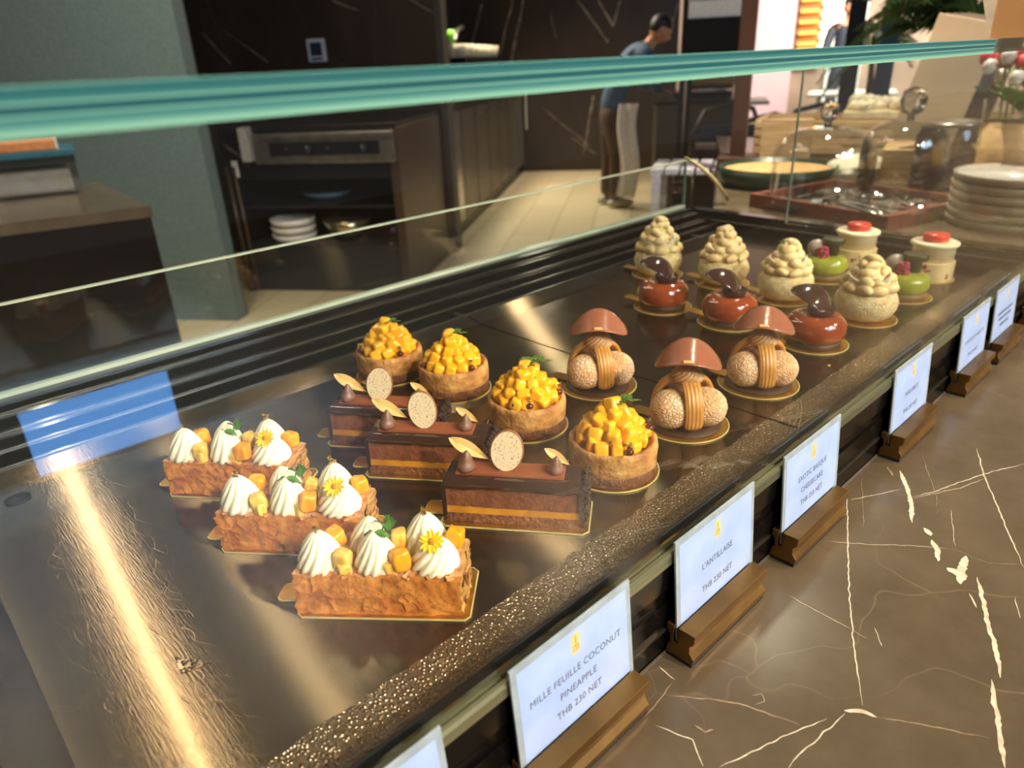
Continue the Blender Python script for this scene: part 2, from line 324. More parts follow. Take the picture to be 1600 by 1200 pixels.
# back glass guard
yb = 0.868
bgl = MB().box((XL, yb, 0.0305), (1.325, yb + .005, 0.123)).build('back_glass', g_back, case)
MB().box((XL, yb - .0004, 0.1228), (1.325, yb + .0054, 0.1250)).build('polished_edge', m_gedge, bgl)
MB().box((XL, yb - .003, 0.0285), (1.325, yb + .008, 0.0325)).build('pane_channel', m_gedge, case)
MB().box((1.3245, yb - .0004, 0.0305), (1.3265, yb + .0054, 0.125)).build('polished_end', mat('greenish_edge', (120, 150, 135), 0.2), bgl)
# stepped rear frame with sliding grooves
prof = [(0.738, -0.012), (0.738, 0.004), (0.750, 0.0045), (0.7505, -0.004), (0.765, -0.004), (0.7655, 0.010), (0.776, 0.0105), (0.7765, 0.002), (0.786, 0.002), (0.7865, 0.016), (0.808, 0.017), (0.8085, 0.008), (0.818, 0.008), (0.8185, 0.024), (0.842, 0.025), (0.8425, 0.0285), (0.885, 0.0285), (0.90, 0.020), (0.90, -0.012)]
MB().extr(prof, XL, XR + .04).build('rear_frame', m_black2, case)
mh = mat('frame_highlight', (150, 142, 126), 0.2, 0.9)  # highlights along the frame steps are put in as paler strips
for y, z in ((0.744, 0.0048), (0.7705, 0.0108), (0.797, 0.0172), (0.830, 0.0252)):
    MB().box((XL, y - .0011, z - .0006), (XR, y + .0011, z + .0006)).build('frame_highlight_strip', mh, case)
for x in (0.600, 1.2):
    MB().box((x - .005, 0.738, -0.004), (x + .005, 0.765, 0.0052)).build('frame_joint', mat('joint_metal', (96, 90, 80), 0.3, 0.9), case, bevel=.0005)
# end frame and pane
pe = [(1.292, -0.012), (1.292, 0.004), (1.303, 0.005), (1.3035, 0.0), (1.308, 0.0), (1.3085, 0.013), (1.315, 0.014), (1.3155, 0.008), (1.319, 0.008), (1.3195, 0.0285), (1.345, 0.0285), (1.345, -0.012)]
ME = Matrix(((0, 1, 0, 0), (1, 0, 0, 0), (0, 0, 1, 0), (0, 0, 0, 1)))
MB().extr(pe, 0.2200, 0.90, M=ME).build('end_frame', m_black2, case)
MB().box((1.3, 0.2200, 0.0130), (1.3095, 0.88, 0.0145)).build('end_highlight_strip', mh, case)
ep = MB().box((1.292, 0.2170, 0.029), (1.297, 0.622, 0.3173)).build('end_glass', g_pane, case)
MB().box((1.2918, 0.6215, 0.029), (1.2972, 0.6235, 0.3173)).build('polished_end', mat('greenish_edge', (120, 150, 135), 0.2), ep)
# trays
m_drop = bpy.data.materials.new('condensation_droplets'); m_drop.use_nodes = True; T = NT(m_drop); b = T.n['Principled BSDF']
b.inputs['Base Color'].default_value = lin((128, 112, 90)) + (1,); b.inputs['Metallic'].default_value = 0.7; b.inputs['Roughness'].default_value = 0.16
tc = T.new('ShaderNodeTexCoord'); vo = T.new('ShaderNodeTexVoronoi', feature='SMOOTH_F1', i_Scale=420.0); vo.inputs['Smoothness'].default_value = 0.25; vo.inputs['Randomness'].default_value = 0.9
T.link(tc.outputs['Object'], vo.inputs['Vector'])
cr = T.new('ShaderNodeMapRange', i_1=0.0, i_2=0.6, i_3=1.0, i_4=0.0); T.link(vo.outputs['Distance'], cr.inputs[0])
bp = T.new('ShaderNodeBump', i_Strength=1.0, i_Distance=0.0016); T.link(cr.outputs[0], bp.inputs['Height']); T.link(bp.outputs[0], b.inputs['Normal'])
random.seed(4)
traylab = ['near dark brushed steel tray, bare at its left, under the pineapple, chocolate and mango pastries', 'middle dark steel tray under the round cream puffs and brown glazed domes', 'narrow far dark steel tray strip at the end of the case']
for i, (x0, x1) in enumerate(((0.0025, 0.5992), (0.6020, 1.1985), (1.2015, 1.2910))):
    t = thing('serving_tray', traylab[i], 'tray', (x0, 0.226, 0), 0, 'steel trays lining the case')
    W = x1 - x0; M = T3(-x0, -0.226, 0)
    pan = MB().box((x0, 0.2260, -0.003), (x1, 0.700, 0.0), 0, M)
    pan.add([(x0, 0.700, -0.003), (x1, 0.700, -0.003), (x1, 0.736, 0.0045), (x0, 0.736, 0.0045), (x0, 0.700, 0), (x1, 0.700, 0), (x1, 0.736, 0.0062), (x0, 0.736, 0.0062)],
        [(3, 2, 1, 0), (4, 5, 6, 7), (0, 1, 5, 4), (1, 2, 6, 5), (2, 3, 7, 6), (3, 0, 4, 7)], 0, M)
    pan.build('pan', m_tray, t)
    # condensation strip along the front
    n = int(W / 0.004); vs = []; fs = []
    for k in range(n + 1):
        x = x0 + 0.001 + (W - 0.002) * k / n
        yi = 0.283 + 0.004 * noise.noise(Vector((x * 25, 1, i))) + 0.002 * noise.noise(Vector((x * 120, 3, i)))
        if x > 1.0: yi -= (x - 1.0) * 0.03
        yo = 0.2335 + 0.0008 * noise.noise(Vector((x * 60, 5, 0)))
        vs += [(x, yo, 0.00002), (x, yo, 0.0006), (x, yi, 0.0006), (x, yi, 0.00002)]
    for k in range(n):
        a = 4 * k; c = a + 4
        for q in range(4): fs.append((a + q, a + (q + 1) % 4, c + (q + 1) % 4, c + q))
    fs += [(0, 1, 2, 3), (4 * n + 3, 4 * n + 2, 4 * n + 1, 4 * n)]
    d = MB().add(vs, fs, 0, M).build('condensation', m_drop, t); d['kind'] = 'stuff'
    if i == 0:
        q = at(28, 780, 0) - Vector((x0, 0.226, 0))
        MB().lathe([(0.0102, -0.0005), (0.0102, 0.0010), (0.0088, 0.0012), (0.0086, 0.0002), (0, 0.0002)], 32, T3(q.x, q.y, 0)).build('finger_hole', mat('hole_black', (6, 5, 5), 0.6), t, True)
        # dried triangular water stain
        pts = [at(272, 1026) , at(333, 1034), at(283, 1054)]
        pts = [(p.x - x0, p.y - 0.226) for p in pts]
        MB().prism(pts, 0.00001, 0.0003).build('water_patch', m_drop, t)
MB().box((0.5995, 0.226, -0.010), (0.6017, 0.737, -0.0022)).build('tray_joint', mat('seam_metal', (170, 160, 140), 0.3, 0.9), case)
MB().box((1.1988, 0.226, -0.010), (1.2012, 0.737, -0.0012)).build('tray_joint', mat('seam_metal', (170, 160, 140), 0.3, 0.9), case)
# ================================================================ CUSTOMER COUNTER
m_ctr = stone('brown_marble_counter', (96, 84, 66), (76, 65, 50), (122, 105, 82), 2.3, 0.003, 0.22, 0.45, vs=9)
m_vein = mat('white_calcite_vein', (206, 196, 174), 0.35, rgb2=(178, 160, 132), vs=160, lo=.3, hi=.55)
m_vein2 = mat('faint_calcite_vein', (160, 140, 112), 0.35, rgb2=(120, 102, 80), vs=120)
ctr = thing('marble_counter', 'brown marble counter with white veins running along the front of the case', 'counter')
mb = MB().box((XL - .5, -0.40, CT - .03), (3.3, 0.2108, CT)); q1 = at(1128, 248, CT); q2 = at(1112, 338, CT); EP = [(1.341, .2108), (3.3, .2108), (3.3, 2.0), (q1.x, q1.y), (q2.x, q2.y), (1.341, .60)]; mb.prism(EP, CT - .03, CT)
def vein(pts, wd, mi):
    P = [at(1000 + .4167 * a, 700 + .4167 * c, CT) for a, c in pts]; Q = []
    for i in range(len(P) - 1):
        n = max(2, int((P[i + 1] - P[i]).length / 0.0025))
        for k in range(n): Q.append(P[i].lerp(P[i + 1], k / n))
    Q.append(P[-1]); L = []; R_ = []
    for i, p in enumerate(Q):
        d = (Q[min(i + 1, len(Q) - 1)] - Q[max(i - 1, 0)]).normalized(); nn = Vector((-d.y, d.x, 0))
        p = p + nn * 0.0012 * noise.noise(p * 130)
        e = min(1, 6 * i / len(Q) + .15, 6 * (len(Q) - 1 - i) / len(Q) + .15)
        L.append(p + nn * wd * e * (0.5 + 0.8 * abs(noise.noise(p * 260)) + .25)); R_.append(p - nn * wd * e * (0.5 + 0.8 * abs(noise.noise(p * 290 + Vector((9, 0, 0))))))
    zq = CT + .00008 + .00001 * len(mb.f) ** .5 * .5; m = len(Q); vs = [(p.x, p.y, zq) for p in L + R_]; fs = [(i, i + 1, m + i + 1, m + i) for i in range(m - 1)]
    mb.add(vs, fs, mi)
for pts, wd, mi in (
    (((775, 150), (780, 400), (785, 560), (800, 720), (820, 860), (835, 965)), .0006, 1), (((1262, 0), (1290, 100), (1340, 220), (1390, 340), (1440, 450)), .0007, 1),
    (((790, 195), (980, 155)), .0004, 1), (((1020, 185), (1100, 165), (1280, 100), (1440, 60)), .0005, 1), (((1020, 190), (1200, 150), (1290, 115)), .0003, 1),
    (((695, 350), (850, 362), (1000, 365), (1180, 380)), .0003, 1), (((1180, 380), (1300, 432), (1440, 438)), .0003, 2), (((975, 85), (1000, 150), (1015, 210), (1018, 280)), .0024, 1),
    (((1065, 300), (1090, 330)), .003, 1), (((1095, 345), (1112, 380), (1118, 425)), .0026, 1), (((1150, 450), (1190, 470), (1215, 490)), .004, 1), (((1222, 405), (1205, 440), (1200, 510)), .0036, 1),
    (((1265, 485), (1280, 560), (1310, 680), (1340, 780), (1352, 862)), .0019, 1), (((1315, 868), (1330, 960), (1345, 1060), (1368, 1200)), .0017, 1),
    (((765, 985), (830, 988), (888, 1010)), .0016, 1), (((888, 1010), (1020, 1030), (1160, 1060), (1310, 1090)), .0005, 2), (((770, 995), (700, 1060), (600, 1150), (550, 1200)), .0005, 1),
    (((700, 1015), (520, 1090), (300, 1200)), .0005, 1), (((60, 1040), (110, 1060), (195, 1095), (240, 1195)), .0005, 1), (((205, 1040), (245, 1065), (275, 1055)), .0007, 2), (((560, 555), (700, 630), (790, 680)), .0003, 1), (((790, 680), (860, 720)), .0003, 2),
    (((1055, 20), (1080, 90), (1110, 180), (1112, 250)), .0003, 2), (((1165, 230), (1180, 370)), .0003, 1), (((830, 110), (838, 300)), .0003, 2), (((925, 70), (950, 105)), .0012, 2), (((110, 930), (300, 945), (420, 975), (600, 1040)), .0007, 2),
    (((1235, 545), (1262, 600)), .0008, 1), (((880, 675), (905, 745)), .0004, 1), (((70, 820), (130, 870)), .0005, 1), (((20, 1010), (130, 870)), .0004, 2), (((1405, 560), (1425, 640)), .0004, 1), (((420, 930), (455, 925), (465, 950), (430, 965)), .0005, 2)):
    vein(pts, wd, mi)
mb.build('countertop', [m_ctr, m_vein, m_vein2], ctr)
MB().box((XL - .5, -0.36, FZ), (3.28, 0.20, CT - .03)).build('cabinet_base', mat('counter_base_brown', (46, 38, 32), 0.5), ctr)
MB().prism([(1.36, .2), (3.28, .2), (3.28, 1.95), (q1.x + .02, q1.y - .03), (q2.x + .02, q2.y - .02), (1.36, .58)], FZ, CT - .03).build('cabinet_base', mat('counter_base_brown', (46, 38, 32), 0.5), ctr)
MB().box((XL, 0.2088, CT + .0001), (XR + .04, 0.2102, CT + .0016)).build('sealant_bead', mat('grey_sealant', (92, 84, 74), 0.5), ctr)
# ================================================================ CARDS AND HOLDERS
m_brass = mat('aged_brass', (150, 116, 66), 0.34, 0.85, rgb2=(112, 84, 46), vs=14, bump=0.15, bs=300, bd=0.0003)
m_felt = mat('black_felt', (20, 20, 26), 0.95, bump=0.6, bs=900, bd=0.0008)
m_card = mat('white_acrylic_card', (152, 174, 214), 0.28, rgb2=(140, 163, 206), vs=40, spec=0.5)
m_cardb = mat('frosted_card_border', (142, 156, 166), 0.35)
m_ink = mat('dark_grey_ink', (70, 72, 84), 0.6); m_gold_ink = mat('gold_ink', (206, 184, 118), 0.5); m_gold_ink2 = mat('gold_ink_dark', (150, 130, 78), 0.5)
def lettering(txt, size, cx, cz, parent, M, mt=m_ink, name='lettering', squash=1.0):
    cu = bpy.data.curves.new('t', 'FONT'); cu.body = txt; cu.size = size; cu.align_x = 'CENTER'; cu.align_y = 'CENTER'; cu.extrude = 0.00004; cu.offset = 0.0; cu.space_character = 1.06; cu.resolution_u = 3
    ob = bpy.data.objects.new('t', cu); S.collection.objects.link(ob); bpy.context.view_layer.update()
    me = bpy.data.meshes.new_from_object(ob.evaluated_get(bpy.context.evaluated_depsgraph_get()))
    bpy.data.objects.remove(ob); bpy.data.curves.remove(cu)
    me.transform(M @ T3(cx, 0, cz) @ RX(PI / 2) @ SC(squash, 1, 1)); me.materials.clear(); me.materials.append(mt)
    o = bpy.data.objects.new(name, me); S.collection.objects.link(o); o.parent = parent; return o
HP = [(0.1870, 0.0285), (0.2000, 0.0285), (0.2000, 0.0150), (0.2036, 0.0150), (0.2036, 0.0285), (0.2092, 0.0285), (0.2092, 0.0235), (0.2065, 0.0200), (0.2060, 0.0140), (0.2088, 0.0090), (0.2092, 0.0030), (0.1875, 0.0030), (0.1868, 0.0080), (0.1900, 0.0125), (0.1905, 0.0175), (0.1872, 0.0215)]
def holder(xn, xf, label):
    h = thing('card_holder', label, 'card holder', (xn, 0.187, CT), 0, 'brass card holders along the case')
    L = xf - xn
    MB().extr([(y - .187, z) for y, z in HP], 0, L).build('brass_block', m_brass, h, bevel=0.0004)
    MB().box((0.0005, 0.0012, 0), (L - .0005, 0.0216, 0.0030)).build('felt_base', m_felt, h)
def card(xn, lines, label, wd=0.101, hh=0.0795, sizes=None, blank=False, holder_x=None):
    """near bottom corner at xn, leaning back in the slot"""
    ln = math.atan2(0.0052, 0.0620)
    c = thing('price_card', label, 'card', (xn, 0.2010, CT + .0155), 0, 'pastry name cards')
    M = RX(-ln)
    MB().box((0, 0, 0), (wd, 0.0016, hh), 0, M).build('acrylic_plate', m_cardb, c, bevel=.0003)
    MB().box((0.0042, -0.00012, 0.006), (wd - .0042, 0.0001, hh - .0046), 0, M).build('printed_face', m_card, c)
    lg = MB().box((wd / 2 - .0035, -0.00022, hh - .021), (wd / 2 + .0035, -0.0001, hh - .0075), 0, M).build('logo', m_gold_ink, c)
    MB().box((wd / 2 - .0004, -0.0003, hh - .0145), (wd / 2 + .0004, -0.0002, hh - .0095), 0, M).box((wd / 2 - .0024, -0.0003, hh - .0198), (wd / 2 - .0017, -0.0002, hh - .0155), 0, M).box((wd / 2 - .0004, -0.0003, hh - .0198), (wd / 2 + .0004, -0.0002, hh - .0155), 0, M).box((wd / 2 + .0017, -0.0003, hh - .0198), (wd / 2 + .0024, -0.0002, hh - .0155), 0, M).box((wd / 2 - .0024, -0.0003, hh - .016), (wd / 2 + .0024, -0.0002, hh - .0152), 0, M).build('emblem', m_gold_ink2, lg)
    if blank:
        random.seed(11)
        for zc, w2 in ((0.044, .033), (0.036, .028), (0.027, .02)):
            q = MB(); x = wd / 2 - w2
            while x < wd / 2 + w2:
                a = random.uniform(.0012, .002); q.box((x, -0.0003, zc - .0015), (x + .0006, -0.0002, zc + .0015), 0, M)
                q.box((x, -0.0003, zc + random.choice((-.0014, 0, .0012))), (x + a, -0.0002, zc + .0003 + random.choice((-.0012, 0, .0013))), 0, M); x += a + random.uniform(.0006, .0012)
            q.build('lettering', m_ink, c)
    else:
        zs = {1: [0.04], 2: [0.043, 0.024], 3: [0.0475, 0.036, 0.024]}[len(lines)]
        for i, (t, z) in enumerate(zip(lines, zs)):
            lettering(t, (sizes or 0.0070), wd / 2, z, c, M @ T3(0, -0.00018, 0), squash=0.92)
HX = [(0.030, 0.130), (0.180, 0.279), (0.3285, 0.427), (0.475, 0.572), (0.698, 0.796), (0.900, 0.998), (1.028, 1.126), (1.205, 1.303)]
HL = ['brass card holder at the bottom edge of the photo, mostly cut off', 'brass card holder gripping the mille feuille coconut pineapple card', "brass card holder gripping the L'Antillaise card", 'brass card holder gripping the exotic basque cheesecake card',
      'brass card holder gripping the Paris Brest card', 'brass card holder gripping the second farthest card, the grey two-line one', 'brass card holder gripping the farthest card', 'brass card holder at the far right edge of the photo, no card seen']
for (a, c), l in zip(HX, HL): holder(a, c, l)
card(0.034, ['TARTE'], 'white price card cut off at the bottom edge, only its top corner showing', blank=True)
card(0.1805, ['MILLE FEUILLE COCONUT', 'PINEAPPLE', 'THB 230 NET'], 'nearest full price card, reading mille feuille coconut pineapple')
card(0.3300, ["L'ANTILLAISE", 'THB 230 NET'], "price card reading L'Antillaise, behind the nearest full one")
card(0.4770, ['EXOTIC BASQUE', 'CHEESECAKE', 'THB 250 NET'], 'price card reading exotic basque cheesecake')
card(0.7000, ['PARIS BREST', 'THB 250 NET'], 'light blue price card reading Paris Brest')
card(0.9020, ['CHOCOLATE NOISETTE', 'THB 230 NET'], 'small grey-white price card second from the far end, two blurred lines', sizes=.0066)
card(1.0300, [''], 'farthest price card, pinkish grey with three blurred lines', blank=True)
# ================================================================ PASTRIES
m_board = mat('gold_cake_board', (208, 158, 62), 0.26, 0.85, rgb2=(186, 136, 48), vs=40, bump=0.05, bs=150)
m_bedge = mat('cake_board_cut_edge', (236, 222, 150), 0.3, 0.3)
m_goldleaf = mat('gold_leaf', (246, 214, 120), 0.2, 1.0, rgb2=(200, 160, 70), vs=500, bump=1.0, bs=900, bd=0.001)
def board_rect(par, L, W, tab, cut=0.004):
    pts = [(cut, 0), (L - cut, 0), (L, cut), (L, W - cut), (L - cut, W), (cut, W), (0, W - cut), (0, cut)]
    bo = MB().prism(pts, 0.0004, 0.0014).build('cake_board', m_bedge, par)
    ins = [(min(max(x, .0009), L - .0009), min(max(y, .0009), W - .0009)) for x, y in pts]
    MB().prism(ins, 0.0013, 0.00155).build('gold_face', m_board, bo)
    tx, ty, tw = tab
    r = .004; q = [(0, ty - tw / 2), (0, ty + tw / 2)] + [(tx + r - r * math.sin(a), ty + tw / 2 - r + r * math.cos(a)) for a in (0, .5, 1.0, PI / 2)] + [(tx + r - r * math.cos(a), ty - tw / 2 + r - r * math.sin(a)) for a in (0, .5, 1.0, PI / 2)]
    MB().prism(q, 0.0004, 0.0014).build('tab', [m_bedge], bo)
    q2 = [(x + (.0006 if x < -.002 else 0), ty + (y - ty) * .9) for x, y in q]
    MB().prism(q2, 0.0014, 0.0016).build('gold_tab_face', m_board, bo)
    return bo
def board_disc(par, r, ang=PI * .8, tab=0.016, lift=0.0):
    bo = MB().lathe([(r, 0.0004), (r, 0.0013)], 48).build('cake_board', m_bedge, par, False)
    MB().lathe([(r - .0009, 0.0012), (r - .0009, 0.0016)], 48).build('gold_face', m_board, bo)
    M = RZ(ang) @ RY(-0.06 - lift)
    q = [(r * .8, -.008), (r + tab - .003, -.008), (r + tab, -.005), (r + tab, .005), (r + tab - .003, .008), (r * .8, .008)]
    MB().prism(q, 0.0007, 0.0015, 0, T3(0, 0, 0) @ M).build('tab', m_board, bo)
    return bo
def kiss(r, h, n=11, twist=1.1, depth=0.16, seed=0, tip=0.22, lean=(0, 0)):
    """star-piped rosette"""
    mb = MB(); P = []
    for j in range(19):
        t = j / 18
        rr = r * (1.0 - 0.10 * (1 - min(1, t * 6)) ** 2) * (math.cos(t * PI / 2) ** 0.62 if t < 1 else 0)
        rr = max(rr, r * 0.05 * (1 - t)); P.append((rr, h * (t ** 1.05)))
    def fn(rr, z, a):
        t = z / h
        d = depth * (1 - 0.3 * t); c = abs(math.cos((a * n) / 2 + seed)) ; k = 1 + d * (c - 0.6) * (1 if t < .9 else .4)
        an = a + twist * t + 0.1 * math.sin(seed * 3 + a * 2)
        return (rr * k * math.cos(an) + lean[0] * t * t, rr * k * math.sin(an) + lean[1] * t * t, z)
    mb.lathe(P, n * 6, None, 0, fn); return mb
m_cream = mat('coconut_cream', (255, 248, 222), 0.42, rgb2=(252, 242, 210), vs=60, sss=0.25)
m_pinp = mat('pale_pineapple', (250, 212, 110), 0.22, rgb2=(236, 186, 74), vs=300, sss=0.35, bump=0.3, bs=500, stretch=(1, 1, .35), spec=0.6)
m_pino = mat('orange_pineapple', (250, 176, 30), 0.2, rgb2=(238, 152, 16), vs=260, sss=0.3, bump=0.3, bs=500, stretch=(1, 1, .35), spec=0.6)
m_puff = mat('caramelised_puff_pastry', (232, 156, 72), 0.28, rgb2=(190, 104, 36), vs=90, bump=1.0, bs=130, bd=0.002, coat=0.35, det=6, lo=.3, hi=.7)
m_puff2 = mat('pale_puff_pastry', (226, 176, 118), 0.42, rgb2=(184, 122, 68), vs=110, bump=1.0, bs=220, bd=0.002)
m_layers = mat('puff_layers', (224, 174, 96), 0.5, rgb2=(150, 92, 40), vs=60, bump=1.0, bs=120, bd=0.002, stretch=(1, 1, 9))
m_green = mat('herb_green', (86, 138, 50), 0.45, rgb2=(58, 104, 34), vs=200, sss=0.1)
m_redstem = mat('red_leaf_vein', (120, 36, 50), 0.5)
m_petal = mat('yellow_petal', (252, 214, 30), 0.5, rgb2=(246, 190, 12), vs=200); m_fcore = mat('flower_core', (236, 160, 20), 0.7, bump=1, bs=1500)
def rock(sx, sy, sz, seed, M=None, n=3, amp=.16):
    """rough cut chunk"""
    rd = random.Random(seed); mb = MB(); vs = []; fs = []
    N = n
    idx = {}
    def vid(i, j, k):
        key = (i, j, k)
        if key not in idx:
            idx[key] = len(vs); p = Vector((i / N - .5, j / N - .5, k / N - .5))
            q = p * (1 - 0.16 * (max(0, p.length - .6)) / .27)
            q += Vector((noise.noise(p * 2.5 + Vector((seed, 0, 0))), noise.noise(p * 2.5 + Vector((0, seed, 7))), noise.noise(p * 2.5 + Vector((3, 0, seed))))) * amp
            vs.append((q.x * sx, q.y * sy, q.z * sz))
        return idx[key]
    for a in range(N):
        for b_ in range(N):
            fs += [(vid(a, b_, 0), vid(a, b_ + 1, 0), vid(a + 1, b_ + 1, 0), vid(a + 1, b_, 0)), (vid(a, b_, N), vid(a + 1, b_, N), vid(a + 1, b_ + 1, N), vid(a, b_ + 1, N)),
                   (vid(a, 0, b_), vid(a + 1, 0, b_), vid(a + 1, 0, b_ + 1), vid(a, 0, b_ + 1)), (vid(a, N, b_), vid(a, N, b_ + 1), vid(a + 1, N, b_ + 1), vid(a + 1, N, b_)),
                   (vid(0, a, b_), vid(0, a, b_ + 1), vid(0, a + 1, b_ + 1), vid(0, a + 1, b_)), (vid(N, a, b_), vid(N, a + 1, b_), vid(N, a + 1, b_ + 1), vid(N, a, b_ + 1))]
    return mb.add(vs, fs, 0, M)
def leafmesh(L, W, M, curl=.3, ser=0.12, th=.0003, n=9):
    vs = []; fs = []
    for s in (0, 1):
        for i in range(n + 1):
            t = i / n; w_ = W * math.sin(PI * min(1, t ** .8)) * (1 + ser * (1 if i % 2 else -1)) / 2
            z = curl * L * (t - t * t) * 1.2 - s * th
            vs += [(t * L, -w_, z + .12 * W), (t * L, 0, z), (t * L, w_, z + .12 * W)]
    m = 3 * (n + 1)
    for i in range(n):
        for k in (0, 1):
            a = 3 * i + k; fs += [(a, a + 1, a + 4, a + 3), (m + a + 3, m + a + 4, m + a + 1, m + a)]
        for a in (3 * i, 3 * i + 2): fs.append((a, a + 3, m + a + 3, m + a))
    return MB().add(vs, fs, 0, M)
def join(mb, other, mi=None):
    o = len(mb.v); mb.v += other.v; mb.f += [tuple(i + o for i in f) for f in other.f]; mb.mi += (other.mi if mi is None else [mi] * len(other.f)); return mb
def flake(rd, s):
    vs = []; fs = []; n = 4
    for i in range(n + 1):
        for j in range(n + 1):
            x = i / n - .5; y = j / n - .5; d = 1 + .35 * noise.noise(Vector((x * 4 + rd.random() * .2, y * 4, s)))
            vs.append((x * d, y * d * .7, .35 * (x * x + y * y) + .18 * noise.noise(Vector((x * 3, y * 3, s * 1.7)))))
    for i in range(n):
        for j in range(n): a = i * (n + 1) + j; fs.append((a, a + 1, a + n + 2, a + n + 1))
    return vs, fs
def gold_bit(par, p, s, seed=0, name='gold_leaf_fleck'):
    rd = random.Random(seed); mb = MB()
    for k in range(6):
        vs, fs = flake(rd, seed + k * 3.3)
        mb.add(vs, fs, 0, T3(p[0] + rd.uniform(-.2, .2) * s, p[1] + rd.uniform(-.2, .2) * s, p[2] + k / 6 * s * 1.2) @ RZ(rd.random() * 6) @ RX(rd.uniform(.3, 2.4)) @ SC(s * .8, s * .6, s * .7))
    return mb.build(name, m_goldleaf, par)
def sprig(par, p, s, seed=1, rz=0, name='herb_sprig'):
    """feathery leaf"""
    mb = MB(); rd = random.Random(seed)
    B = T3(*p) @ RZ(rz)
    mb.tube([B @ Vector((s * t, 0, .35 * s * math.sin(t * 2.4))) for t in (0, .25, .5, .75, 1)], [.0005 * s / .02] * 5, 5)
    for i in range(4):
        t = .18 + .2 * i
        for sg in (-1, 1):
            join(mb, leafmesh(s * (.55 - .07 * i), s * .2, B @ T3(s * t, 0, .35 * s * math.sin(t * 2.4)) @ RZ(sg * .95) @ RY(-.2), .2, .3))
    join(mb, leafmesh(s * .42, s * .17, B @ T3(s * .93, 0, .35 * s * math.sin(2.25)), .1, .3))
    return mb.build(name, m_green, par)
